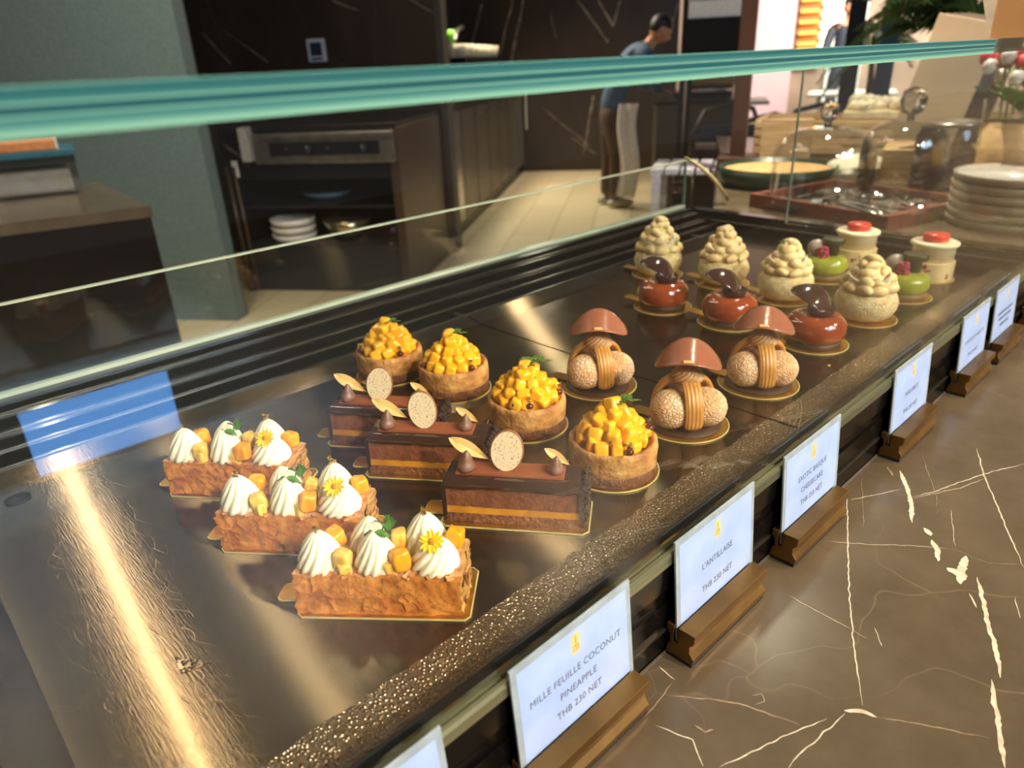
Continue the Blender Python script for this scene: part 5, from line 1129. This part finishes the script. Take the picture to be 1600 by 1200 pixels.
for i in range(m_):
    for j in range(n): q = (i * w_ + j, i * w_ + j + 1, (i + 1) * w_ + j + 1, (i + 1) * w_ + j); fs += [q, tuple(N_ + k for k in reversed(q))]
o = MB().add(vs, fs).build('white_towel', mat('white_towel', (220, 212, 196), .9), None, True, loc=K(1.13, 1.33, FZ), rot=(0, 0, math.atan2(-.8, .6) + 1.1)); tag(o, 'long white towel hanging from the bar cabinet beside the brown trousers', 'towel')
# ---------------- posts and racks
m_post = mat('dark_bronze_post', (34, 28, 28), .4, .3); m_woodp = mat('dark_walnut', (74, 44, 30), .45, rgb2=(60, 34, 22), vs=12, stretch=(1, 1, .2))
def post(name, px, py, d, wd, z0, z1, m, label, cat='post', az=None):
    p = atd(px, py, d); o = MB().box((-wd / 2, -wd / 2, 0), (wd / 2, wd / 2, z1 - z0)).build(name, m, None, bevel=.002, loc=(p.x, p.y, z0), rot=(0, 0, math.atan2(p.y, p.x))); tag(o, label, cat); return o
post('steel_post', 1075, 60, 4.6, .072, FZ, 2.4, m_post, 'slim dark post just right of the person in the blue shirt')
wp = thing('wooden_post', 'dark wooden post with square foot standing on the counter left of the glass domes', 'post', atd(1168, 60, 2.75).xy.to_3d() + Vector((0, 0, CT)), .45)
MB().box((-.026, -.026, .045), (.026, .026, 2.4)).build('shaft', m_woodp, wp, bevel=.002); MB().box((-.065, -.065, 0), (.065, .065, .045)).build('foot', m_woodp, wp, bevel=.006)
post('window_post', 1342, 10, 7.0, .13, FZ, 3.0, m_post, 'dark window post between the far shop and the palm')
post('blue_window_post', 1396, 20, 6.0, .11, FZ, 3.0, mat('blue_grey_post', (58, 78, 100), .4), 'blue-grey window post in front of the palm')
# black pastry rack at the top
rk = thing('black_rack', 'black rack holding the white napkin tray, right of the slim dark post', 'rack'); p = atd(1122, 40, 4.0); rz_ = math.atan2(p.y, p.x) - PI / 2
rk.location = (p.x, p.y, FZ); rk.rotation_euler = (0, 0, rz_)
MB().box((-.16, -.15, 1.20), (.15, .15, 1.37)).build('black_box', m_blackp, rk); 
for x in (-.15, .14): MB().box((x - .012, -.14, 0), (x + .012, .14, 1.2)).build('leg_panel', m_post, rk)
nt_ = thing('napkin_tray', 'white tray heaped with crumpled napkins on the black rack', 'tray', (p.x, p.y, FZ + 1.3705), rz_); MB().box((-.14, -.13, 0), (.16, .13, .075)).build('tray', m_white, nt_, bevel=.006)
mb = MB(); rd = random.Random(8)
for k in range(26): mb.ball((rd.uniform(-.12, .12), rd.uniform(-.1, .1), .085 + rd.uniform(0, .05) * rd.random()), (.03, .03, .02), None, 0, 8, 6, lambda q: 1 + .3 * noise.noise(q * 3))
q = mb.build('napkins', m_white, nt_, True); q['kind'] = 'stuff'
# ================================================================ RIGHT SIDE OF THE COUNTER
Z = CT
m_tw = mat('reddish_wood', (120, 62, 40), .4, rgb2=(96, 48, 30), vs=18, stretch=(1, 6, 1))
FLc, FRc, BRc, BLc = at(1170, 322, Z), at(1385, 362, Z), at(1465, 327, Z), at(1270, 285, Z)
ex = (FRc - FLc).normalized(); Lx = (FRc - FLc).length; ey = Vector((-ex.y, ex.x, 0)); Ly = .34
wt = thing('wooden_tray', 'reddish wooden tray carrying the two glass domes', 'tray', (FLc.x, FLc.y, Z), math.atan2(ex.y, ex.x))
MB().box((0, 0, 0), (Lx, Ly, .012)).build('tray_base', m_tw, wt)
for a, b_ in (((0, 0, .012), (Lx, .014, .034)), ((0, Ly - .014, .012), (Lx, Ly, .034)), ((0, .014, .012), (.014, Ly - .014, .034)), ((Lx - .014, .014, .012), (Lx, Ly - .014, .034))): MB().box(a, b_).build('tray_rim', m_tw, wt, bevel=.001)
def gdome(label, P, r, h, kr):
    o = thing('glass_dome', label, 'glass dome', (P.x, P.y, Z + .0125), 0, 'glass domes on the wooden tray')
    pr = [(r * 1.0, 0), (r * 1.03, .004), (r, .010)] + [(r * (1 if t < .55 else max(.05, math.cos((t - .55) / .45 * PI / 2 * .98)) ** .62), .010 + h * (t if t < .55 else .55 + .45 * math.sin((t - .55) / .45 * PI / 2))) for t in [i / 22 for i in range(1, 23)]]
    o2 = MB(); o2.lathe(pr[:-1] + [(.012, h + .010)], 64); inner = [(x - .003, z - (.003 if z > .02 else 0)) for x, z in pr[:-1]] + [(.006, h + .004)]; 
    o2.lathe(list(inner), 64); b_ = o2.build('bell', g_dome, o, True, recalc=False)
    MB().lathe([(.010, h + .008), (.008, h + .020), (kr * .75, h + .028), (kr, h + .028 + kr * .9), (kr * .8, h + .028 + kr * 1.6), (0, h + .028 + kr * 1.9)], 32).build('knob', mat('solid_glass', (236, 236, 232), .03, trans=1.0, ior=1.45), o, True)
    # glass plate it stands on with rippled rim
    MB().lathe([(r * 1.12, .0005), (r * 1.14, .004), (r * 1.05, .006), (0, .006)], 48, T3(0, 0, -.0085 + .008)).build('glass_plate', g_dome, o, True)
gdome('left round-knobbed glass dome on the wooden tray, nearer the wooden post', at(1277, 318, Z + .01), .124, .178, .023)
gdome('right glass dome with a wide flat knob, beside the plate stacks', at(1402, 302, Z + .01), .108, .178, .033)
m_wrap = mat('glinting_clear_wrap', (216, 210, 200), .06, .85, rgb2=(120, 110, 100), vs=50)
wr = thing('crumpled_wrap', 'glinting crumpled clear wrap spread over the wooden tray beneath the glass domes', 'wrap', (FLc.x, FLc.y, Z + .0125), math.atan2(ex.y, ex.x))
vs = []; fs = []; nn_ = 60
for i in range(nn_ + 1):
    for j in range(nn_ + 1):
        u_, v_ = i / nn_, j / nn_; q = Vector((u_ * 9, v_ * 8, 2)); vs.append((.03 + u_ * (Lx - .06), .03 + v_ * (Ly - .06), .002 + .007 * abs(noise.noise(q)) + .007 * abs(noise.noise(q * 2.7)) + .003 * noise.noise(q * 7)))
for i in range(nn_):
    for j in range(nn_):
        if noise.noise(Vector((i * .17, j * .17, 5))) > -.12: a = i * (nn_ + 1) + j; fs.append((a, a + 1, a + nn_ + 2, a + nn_ + 1))
MB().add(vs, fs).build('sheet', m_wrap, wr)
tg_ = thing('serving_tongs', 'dark steel serving tongs lying on the wooden tray between the two domes', 'tongs', (*at(1345, 335, Z + .02).xy, Z + .033), .9)
for sg in (-1, 1): MB().tube([(-.09, 0, 0), (-.05, sg * .012, .004), (.02, sg * .018, .004), (.08, sg * .008, 0)], [.004, .005, .006, .010], 8, flat=.5).build('arm', m_steel, tg_, True)
def plates(P, r, h, n, labs, grp, z0=Z):
    for k in range(n):
        o = thing('stoneware_plate', labs[k], 'plate', (P.x, P.y, z0 + .0005 + k * h), 0, grp)
        MB().lathe([(r * .90, 0), (r * .90, h * .14), (r * .985, h * .17), (r, h * .92), (r * .985, h * .98), (r * .95, h * .9), (r * .93, h * .35), (0, h * .3)], 72).build('plate_body', m_plate, o, True)
        MB().lathe([(r * .945, h * .90), (r * .925, h * .4), (0, h * .37), ], 64, T3(0, 0, .0004)).build('glazed_inside', m_plin, o, True)
NM = ['lowest', 'second lowest', 'third lowest', 'fourth from the bottom', 'second from the top', 'top']
P = at(1590, 352, Z); plates(Vector((P.x + .02, P.y + .01, 0)), .142, .0190, 6, [x + ' plate of the near taupe stack, right edge of the photo' for x in NM], 'near stack of taupe plates')
P = atd(1604, 262, 2.55); plates(P, .135, (atd(1604, 205, 2.55).z - Z) / 6, 6, [x + ' plate of the far taupe stack, behind the near stack' for x in NM], 'far stack of taupe plates')
j = thing('glass_jar', 'wide glass jar with metal rim between the right dome and the far plates', 'jar', (atd(1482, 230, 2.45)).xy.to_3d() + Vector((0, 0, Z)))
MB().lathe([(.080, 0), (.086, .01), (.086, .14), (.078, .155), (.078, .17)], 40).build('jar_body', g_dome, j, True); MB().lathe([(.080, .168), (.085, .170), (.085, .177), (.080, .179), (.076, .174)], 40).build('metal_rim', m_steel, j, True)
MB().lathe([(.072, .004), (.076, .02), (.076, .10), (0, .10)], 32).build('brown_contents', mat('brown_beans', (112, 84, 60), .6, bump=1, bs=60, bd=.01), j, True)
gt = thing('round_tray', 'dark green round tray with tan inside, behind the left glass dome', 'tray', at(1212, 286, Z).xy.to_3d() + Vector((0, 0, Z)))
MB().lathe([(.150, 0), (.172, .004), (.176, .055), (.170, .056), (.166, .012), (0, .010)], 64).build('green_rim', mat('dark_green_enamel', (34, 52, 36), .3), gt, True); MB().lathe([(.163, .010), (.163, .043), (0, .043)], 48).build('tan_inside', mat('tan_cork', (206, 166, 110), .6, rgb2=(180, 138, 86), vs=60), gt)
# cloth bundle
mb = MB(); mb.ball((0, 0, .035), (.13, .075, .036), None, 0, 40, 24, lambda p: 1 + .16 * noise.noise(p * 2.2) + .06 * noise.noise(p * 6))
o = mb.build('napkin_bundle', mat('grey_white_linen', (206, 200, 180), .8, rgb2=(180, 176, 156), vs=30), None, True, loc=(*atd(1335, 268, 2.55).xy, Z)); tag(o, 'crumpled off-white linen bundle seen through the glass domes', 'cloth')
# slatted crate behind
cr2 = thing('wooden_crate', 'pale slatted wooden crate behind the glass domes, holding paper bags', 'crate', (*atd(1400, 220, 3.05).xy, Z), atd(1400, 220, 3).xy.to_3d().to_track_quat('Y', 'Z').to_euler().z)
m_pale = mat('pale_wood', (222, 190, 144), .5, rgb2=(180, 144, 98), vs=14, stretch=(.4, 1, 6))
ch_ = atd(1400, 186, 3.05).z - Z; hs_ = (ch_ - .01) / 4
for k in range(4): MB().box((-.50, -.0, .01 + k * hs_), (.42, .014, .003 + (k + 1) * hs_)).build('slat', m_pale, cr2, bevel=.002)
for x in (-.50, .40): MB().box((x, .014, 0), (x + .02, .30, ch_)).build('crate_side', m_pale, cr2, bevel=.002)
MB().box((-.48, .014, .0), (.40, .30, .012)).build('crate_floor', m_pale, cr2); MB().box((-.48, .290, .012), (.40, .30, ch_)).build('crate_back', m_pale, cr2)
o = thing('paper_tray', 'pale paper tray of crumpled napkins resting on the slatted crate', 'tray', (*atd(1400, 160, 3.12).xy, Z + ch_ + .0005), cr2.rotation_euler.z)
MB().box((-.17, -.06, 0), (.17, .16, .025)).build('tray', mat('cream_paper', (226, 206, 164), .7), o, bevel=.003); mb = MB(); rd = random.Random(12)
for k in range(30): mb.ball((rd.uniform(-.15, .15), rd.uniform(-.04, .14), .03 + rd.random() * .03), (.026, .024, .020), None, 0, 7, 5, lambda q: 1 + .35 * noise.noise(q * 2.5))
q = mb.build('napkins', mat('cream_paper2', (238, 224, 190), .7), o); q['kind'] = 'stuff'
o = thing('kraft_panel', 'upright beige board left of the slatted crate, behind the left glass dome', 'board', (*atd(1225, 240, 2.95).xy, Z), cr2.rotation_euler.z)
MB().box((-.09, 0, 0), (.09, .02, atd(1225, 186, 2.95).z - Z)).build('board', m_pale, o, bevel=.004)
# leaning folded bags / menu boards
m_bag = mat('taupe_card', (182, 158, 124), .6, rgb2=(170, 146, 114), vs=8)
P0 = atd(1440, 205, 2.55); dirv = Vector((P0.x, P0.y, 0)).normalized(); rt = Vector((dirv.y, -dirv.x, 0))
for k in range(5):
    o = MB().box((-.085, 0, 0), (.085, .008, .335)).build('menu_board', m_bag if k == 0 else mat('taupe_card_dark', (104, 84, 66), .6), None, bevel=.002, loc=P0 + rt * (.018 * k) + dirv * (.030 * k) - Vector((0, 0, P0.z)) + Vector((0, 0, .058)), rot=(-.10, .22, math.atan2(rt.y, rt.x)))
    tag(o, ['front', 'second', 'third', 'fourth', 'rearmost'][k] + ' of the tall taupe menu boards leaning in a stack right of the palm', 'menu board', 'leaning taupe menu boards')
o = MB().box((-.10, -.03, 0), (.14, .20, .090)).build('board_stand', m_pale, None, bevel=.003, loc=(P0.x + .02, P0.y + .0, Z), rot=(0, 0, math.atan2(rt.y, rt.x))); tag(o, 'low pale wooden stand under the leaning taupe menu boards', 'stand')
# cardboard box on the glass top
bx = thing('cardboard_box', 'open kraft cardboard box standing on the glass top at the upper right corner', 'box', (1.02, .275, .3296), .262 - PI / 2)
m_kraft = mat('kraft_cardboard', (186, 138, 84), .7, rgb2=(174, 126, 74), vs=10)
for a, b_ in (((0, 0, 0), (.13, .003, .12)), ((0, .197, 0), (.13, .2, .12)), ((0, .003, 0), (.003, .197, .12)), ((.127, .003, 0), (.13, .197, .12)), ((.003, .003, 0), (.127, .197, .003))): MB().box(a, b_).build('panel', m_kraft, bx)
MB().prism([(0, 0), (-.035, .10), (-.005, .12), (.0, .12)], 0, .0015, 0, RX(PI / 2)).build('open_flap', mat('kraft_inside', (214, 196, 170), .7), bx)
# flower jar and blue card
v = thing('flower_vase', 'glass vase wrapped in kraft paper with red and white flowers at the right edge', 'vase', (*atd(1590, 190, 2.2).xy, Z + .0))
MB().lathe([(.055, 0), (.065, .01), (.075, .20), (.073, .20), (.062, .012), (0, .010)], 40).build('kraft_wrap', mat('kraft_wrap', (196, 160, 108), .6, rgb2=(176, 140, 88), vs=30), v, True); MB().lathe([(.074, .20), (.08, .25), (.078, .25), (.072, .20)], 40).build('glass_rim', g_dome, v, True)
mb = MB(); mr_ = MB(); mg = MB(); rd = random.Random(5)
for k in range(40):
    a = rd.random() * 6.28; r = rd.uniform(0, .10); z = rd.uniform(.29, .36); (mb if k % 2 else mr_).ball((r * math.cos(a), r * math.sin(a), z), .017, None, 0, 8, 6, lambda q: 1 + .2 * noise.noise(q * 3))
for k in range(12):
    a = rd.random() * 6.28; join(mg, leafmesh(.12, .045, T3(0, 0, .22) @ RZ(a) @ RY(-.5), .2))
for k in range(6): a = k; mg.tube([(0.02 * math.cos(a), .02 * math.sin(a), .02), (.05 * math.cos(a), .05 * math.sin(a), .32)], .003, 6)
for q, nme, m in ((mb, 'white_blossom', m_white), (mr_, 'red_blossom', mat('red_blossom', (206, 44, 50), .5)), (mg, 'leaves', m_green)): x = q.build(nme, m, v, True); x['kind'] = 'stuff'
# ================================================================ DINING HALL BEYOND
def em_mat(name, rgb, st): return mat(name, rgb, .6, emit=st)
hd_ = atd(1270, 40, 13).xy.to_3d(); hang = math.atan2(hd_.y, hd_.x)
HM = T3(hd_.x, hd_.y, 0) @ RZ(hang - PI / 2)      # local x to the right, y away
def hb(name, a, b_, m, par=None, **kw): return MB().box(a, b_, 0, HM).build(name, m, par, **kw)
o = hb('wall_shopfront', (-6, 2.0, FZ), (12, 2.2, 5), mat('cream_shop_wall', (196, 170, 146), .6, rgb2=(160, 136, 116), vs=1)); tag(o, kind='structure')
sf = thing('shop_display', 'brightly lit shop display across the hall with golden shelves and a string of lamps', 'shop display')
hb('lit_panel', (-1.05, 1.8, FZ), (-.28, 1.95, 3), em_mat('pink_lit_panel', (216, 184, 186), .55), sf); hb('lit_panel', (.30, 1.8, FZ), (.85, 1.95, 3), em_mat('white_lit_panel', (226, 232, 226), .8), sf)
hb('gold_panel', (-.25, 1.78, 0), (.12, 1.9, 3), mat('gold_lattice', (170, 120, 60), .5), sf)
for k in range(9): hb('gold_shelf', (-.22, 1.6, .35 + k * .17), (.09, 1.77, .40 + k * .17), em_mat('amber_light', (240, 176, 80), 1.3), sf)
for k in range(11): MB().ball((.20, 1.6, .15 + k * .17), (.085, .085, .08), HM, 0, 14, 10).build('globe_lamp', em_mat('warm_globe', (255, 240, 190), 3.5), sf, True)
hb('teal_sign', (-1.9, 1.7, .9), (-1.35, 1.75, 1.5), em_mat('teal_sign', (120, 200, 220), 1.0), sf); hb('dark_column', (-1.35, 1.5, FZ), (-1.15, 1.7, 3), mat('mauve_column', (120, 92, 86), .5), sf)
for k in range(8):
    x = 2.2 + k * .42; hb('shelf_row', (x, 1.7, .3 + .25 * (k % 3)), (x + .3, 1.8, .5 + .3 * (k % 3)), em_mat(('amber_light', 'warm_globe', 'pink_lit_panel')[k % 3], (250, 190, 80), 2.2), sf)
for k in range(14):
    x = 2.6 + .28 * k; z = .7 + .35 * math.sin(k * 2.4) ; MB().ball((x, 1.4, z + .3), (.09, .09, .09), HM, 0, 12, 8).build('globe_lamp', em_mat('yellow_globe', (255, 226, 120), 2.6), sf, True)
pf = HM @ Vector((.47, -.6, FZ)); person('person', 'distant person in a dark suit and white shirt standing in the bright hall', pf, hang + PI, .05, mat('dark_suit', (34, 40, 54), .7), mat('dark_suit', (34, 40, 54), .7), 1.06)
bpy.data.objects['person.001'].name = 'person.001'
# dining furniture seen under the glass edge
def dchair(px, d, label, m, rot=0.0):
    p = atd(px, 150, d); o = thing('dining_chair', label, 'chair', (p.x, p.y, FZ), math.atan2(p.y, p.x) - PI / 2 + rot, 'dining chairs in the hall')
    MB().box((-.23, -.22, .42), (.23, .24, .48)).build('seat', mat('cream_seat', (206, 196, 182), .7), o, bevel=.02)
    for x in (-.2, .2):
        for y in (-.19, .2): MB().tube([(x, y, .42), (x * 1.08, y * 1.1, 0)], [.018, .012], 8).build('leg', m_woodp, o, True)
    mb = MB(); mb.tube([(-.24, -.2, .46), (-.25, -.22, .70), (-.17, -.23, .86), (0, -.235, .90), (.17, -.23, .86), (.25, -.22, .70), (.24, -.2, .46)], .017, 8); mb.build('back_frame', m_woodp, o, True)
    MB().box((-.22, -.225, .50), (.22, -.205, .76)).build('backrest', m, o, bevel=.008)
dchair(1292, 5.4, 'dining chair with round dark backrest, seen above the left glass dome', mat('pale_back', (220, 214, 204), .7))
dchair(1120, 5.6, 'grey-backed dining chair left of the wooden post', mat('grey_back', (60, 58, 66), .8), .4); dchair(1235, 4.6, 'dark blue upholstered dining chair right of the wooden post', mat('navy_back', (48, 56, 78), .8), -.3)
def dtable(px, d, label, top):
    p = atd(px, 150, d); o = thing('dining_table', label, 'table', (p.x, p.y, FZ), math.atan2(p.y, p.x) - PI / 2, 'dining tables in the hall')
    MB().box((-.45, -.4, .72), (.45, .4, .75)).build('tabletop', top, o, bevel=.004); MB().tube([(0, 0, .02), (0, 0, .72)], .03, 12).build('pedestal', m_post, o, True); MB().lathe([(.22, 0), (.2, .02), (0, .025)], 28).build('base', m_post, o, True)
dtable(1330, 9.4, 'dining table with white top in front of the bright shop', m_white); dtable(1130, 8.4, 'dark-topped dining table beyond the grey chair', mat('grey_top', (120, 112, 106), .4))
pw = thing('partition', 'low brown partition with pale cap dividing bar and dining hall', 'partition', (*atd(1140, 200, 4.9).xy, FZ), math.atan2(*reversed(atd(1140, 200, 4.9).xy)) - PI / 2)
MB().box((-.20, 0, 0), (1.1, .08, .66)).build('panel', m_brown, pw); MB().box((-.20, -.01, .66), (1.1, .09, .69)).build('cap', mat('pale_cap', (150, 130, 116), .4), pw)
mn = MB().box((-.05, -.01, 0), (.05, .01, .17)).build('menu_card', mat('bright_card', (214, 222, 240), .4), None, loc=(*atd(1187, 200, 4.85).xy, FZ + .6905), rot=(0, 0, pw.rotation_euler.z)); tag(mn, 'white upright menu card standing on the low partition right of the wooden post', 'card')
mn.location = pw.matrix_basis @ Vector((.235, .04, .6905))
# white slatted stool and cream paper beside the case end
st = thing('white_stool', 'white slatted stool on the floor behind the far end of the case', 'stool', (*at(1095, 330, -.35).xy, FZ), .5); st.location = (*atd(1078, 290, 2.9).xy, FZ)
for k in range(5): MB().box((-.14, -.13 + k * .056, .82), (.14, -.085 + k * .056, .84)).build('slat', mat('lilac_white', (206, 200, 212), .5), st, bevel=.002)
for x in (-.125, .125):
    for y in (-.115, .115): MB().box((x - .016, y - .016, 0), (x + .016, y + .016, .82)).build('leg', mat('lilac_white', (206, 200, 212), .5), st)
pb_ = leafmesh(.17, .06, T3(0, 0, .006) @ RZ(2.2) @ RY(-.75), .25, 0, .001).build('cream_leaf', mat('cream_leaf_paper', (206, 190, 140), .6), None, True, loc=(*at(1136, 318, Z).xy, Z)); tag(pb_, 'curved cream paper cone lying on the counter left of the green tray', 'paper')
# palm
def palm(label, P, hgt, seed, n=15, L=1.0):
    o = thing('potted_palm', label, 'plant', (P.x, P.y, FZ), 0, 'palms in the hall'); rd = random.Random(seed)
    MB().lathe([(.16, 0), (.20, .35), (.19, .36), (.17, .3), (0, .3)], 32).build('pot', mat('dark_pot', (50, 44, 40), .5), o, True); MB().tube([(0, 0, .3), (.02, 0, hgt * .7), (0, .02, hgt)], [.04, .03, .02], 10).build('stem', m_woodp, o, True)
    mb = MB()
    for k in range(n):
        a = rd.random() * 6.28; el = rd.uniform(-.1, 1.2); path = []; l = L * rd.uniform(.7, 1.1)
        for i in range(10): t = i / 9; path.append(Vector((math.cos(a) * l * t * math.cos(el * (1 - t * .8)), math.sin(a) * l * t * math.cos(el * (1 - t * .8)), hgt + l * (math.sin(el) * t - .75 * t * t))))
        mb.tube(path, [.006] * 10, 5)
        for i in range(1, 10):
            for sg in (-1, 1):
                for h_ in (0, .5):
                    q = path[i - 1].lerp(path[i], h_); join(mb, leafmesh(.24 * (1.15 - i / 10), .022, T3(*q) @ RZ(a + sg * .9) @ RY(.5), -.2, 0, n=3))
    x = mb.build('fronds', mat('palm_green', (110, 134, 56), .5, rgb2=(70, 104, 40), vs=6), o); x['kind'] = 'stuff'
palm('tall green palm in front of the lit shelves, left of the taupe menu boards', atd(1466, 60, 4.6), 1.38, 3, 17, .52); palm('smaller palm between the two window posts', atd(1372, 40, 7.9), 1.30, 6, 9, .5)
